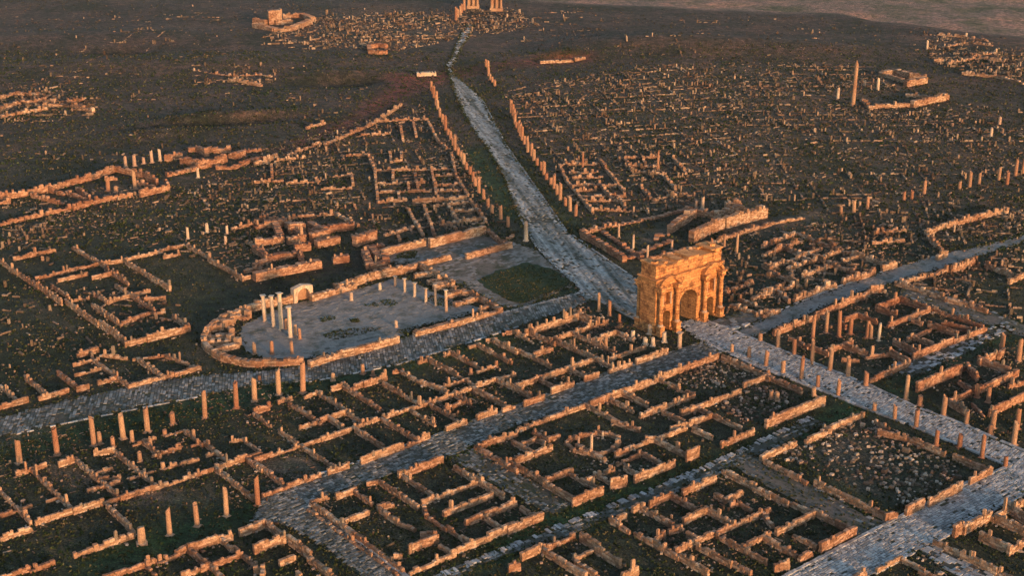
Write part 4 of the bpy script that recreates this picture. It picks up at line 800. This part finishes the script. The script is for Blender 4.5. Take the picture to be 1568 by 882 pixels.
# scrub: tufts of narrow leaves; denser in the near rooms and lanes, thin far away
N = 210000; yy = 128 + (RNG.random(N)**1.5)*330; xx = (RNG.random(N)*2-1)*(yy*.40+8); A = np.stack([xx, yy], 1); A = A[offroad(A)]
V = []; F = []; 
dens = np.array([mnoise.noise((a*.09, b*.09, 1.0))*.6 + mnoise.noise((a*.4, b*.4, 4.0))*.4 for a, b in A])
A = A[RNG.random(len(A)) < .55 + dens*.9]
for pg in BARE: A = A[~(inpoly(A[:,0], A[:,1], pg) & (RNG.random(len(A)) < .85))]
for pg in STREETS + SOFT:
    for a, b in zip(pg, pg[1:]+pg[:1]):
        a, b = np.array(a), np.array(b); L = float(np.hypot(*(b-a))); k = int(L*7)
        if k: A = np.concatenate([A, a + (b-a)*RNG.random((k, 1)) + RNG.normal(0, .42, (k, 2))])
for s_, k in (('553,468 575,462 600,459 615,462 600,470 565,471', 260), ('489,514 520,506 560,502 585,504 560,512 510,522', 420), ('490,488 515,484 516,490 492,494', 120), ('536,490 550,489 549,495 538,494', 150), ('735,428 800,405 850,415 880,437 800,466 775,460', 3500), ('612,388 640,384 635,396 605,397', 500), ('660,452 700,466 690,474 650,462', 300), ('600,508 640,500 700,484 740,474 690,494 620,512', 500)):
    pg = [tuple(G(*q)) for q in parse(s_)]; P = np.array(pg); B = RNG.uniform(P.min(0), P.max(0), (k*3, 2)); A = np.concatenate([A, B[inpoly(B[:,0], B[:,1], pg)][:k]])
for x, y in A:
    n = mnoise.noise((x*.2, y*.2, 7.0)); h = (.10 + .22*random.random()**2 + .10*max(0, n))*(1 + .4*(y > 260)); z = terrain(x, y) - .03
    for k in range(3):
        a = random.random()*6.283; w = h*random.uniform(.5, .9); c, s = math.cos(a), math.sin(a); q = len(V); lx, ly = random.uniform(-.6, .6)*h, random.uniform(-.6, .6)*h
        V += [(x-c*w, y-s*w, z), (x+c*w, y+s*w, z), (x+lx+c*w*.3, y+ly+s*w*.3, z+h), (x+lx-c*w*.3, y+ly-s*w*.3, z+h*.85)]; F.append((q, q+1, q+2, q+3))
def far_scrub_mat():
    t = NT('dry_steppe_scrub', 0.95); p = t.pos(); n1 = t.noise(p, 0.03, 4, 0.6)
    c = t.ramp(t.isl(), [(0, (0.030,0.030,0.024)), (0.5, (0.056,0.050,0.044)), (0.85, (0.088,0.074,0.064)), (1, (0.15,0.12,0.095))])
    t.col(t.mix(c, t.ramp(n1, [(0.38, (0.65,0.85,0.6)), (0.6, (1.1,0.98,1.0))]), 1.0, 'MULTIPLY')); return t.m
def tufts(name, pts, hfun, mat, label):
    V2 = []; F2 = []
    for x, y in pts:
        h = hfun(x, y); z = terrain(x, y) - .05
        for k in range(2):
            a = random.random()*6.283; w = h*random.uniform(.7, 1.3); c, q2 = math.cos(a), math.sin(a); q = len(V2); lx, ly = random.uniform(-.6, .6)*h, random.uniform(-.6, .6)*h
            V2 += [(x-c*w, y-q2*w, z), (x+c*w, y+q2*w, z), (x+lx+c*w*.4, y+ly+q2*w*.4, z+h), (x+lx-c*w*.4, y+ly-q2*w*.4, z+h*.85)]; F2.append((q, q+1, q+2, q+3))
    mm = bpy.data.meshes.new(name); mm.from_pydata(V2, [], F2); mm.materials.append(mat); mm.update(); tag(link(name, mm), label, 'scrub', kind='stuff')
y2 = 330 + RNG.random(46000)*260; x2 = (RNG.random(46000)*2-1)*(y2*.40+8); B = np.stack([x2, y2], 1)
for pg in (AV, HILLROAD): B = B[~inpoly(B[:,0], B[:,1], pg)]
B = B[B[:,1] < ridge_y(B[:,0])]; dn = np.array([mnoise.noise((a*.03, b*.06, 1.0)) + .6*mnoise.noise((a*.12, b*.2, 4.0)) for a, b in B]); B = B[RNG.random(len(B)) < .5 + dn]
tufts('steppe_scrub', B, lambda x, y: .12 + .3*random.random()**2.5, far_scrub_mat(), 'dry brown scrub covering the far slopes')
m = bpy.data.meshes.new('scrub'); m.from_pydata(V, [], F); m.materials.append(M_SCRUB); m.update()
tag(link('scrub', m), 'dark olive grass and low scrub growing between the ruins', 'grass', kind='stuff')

# ---------------------------------------------------------------- thin evening haze over the whole plain
hb = MB(); hb.box(-6500, 6500, -4000, 10500, -40, 96)
hm = bpy.data.materials.new('evening_haze'); hm.use_nodes = True; hn = hm.node_tree.nodes; hn.remove(hn['Principled BSDF'])
pv = hn.new('ShaderNodeVolumePrincipled'); pv.inputs['Color'].default_value = (0.86, 0.84, 0.88, 1); pv.inputs['Density'].default_value = 0.00004; pv.inputs['Anisotropy'].default_value = 0.1
hm.node_tree.links.new(pv.outputs[0], hn['Material Output'].inputs['Volume'])
tag(link('haze', hb.mesh('haze', hm)), 'thin pale evening haze over the whole plain', 'haze', kind='stuff')
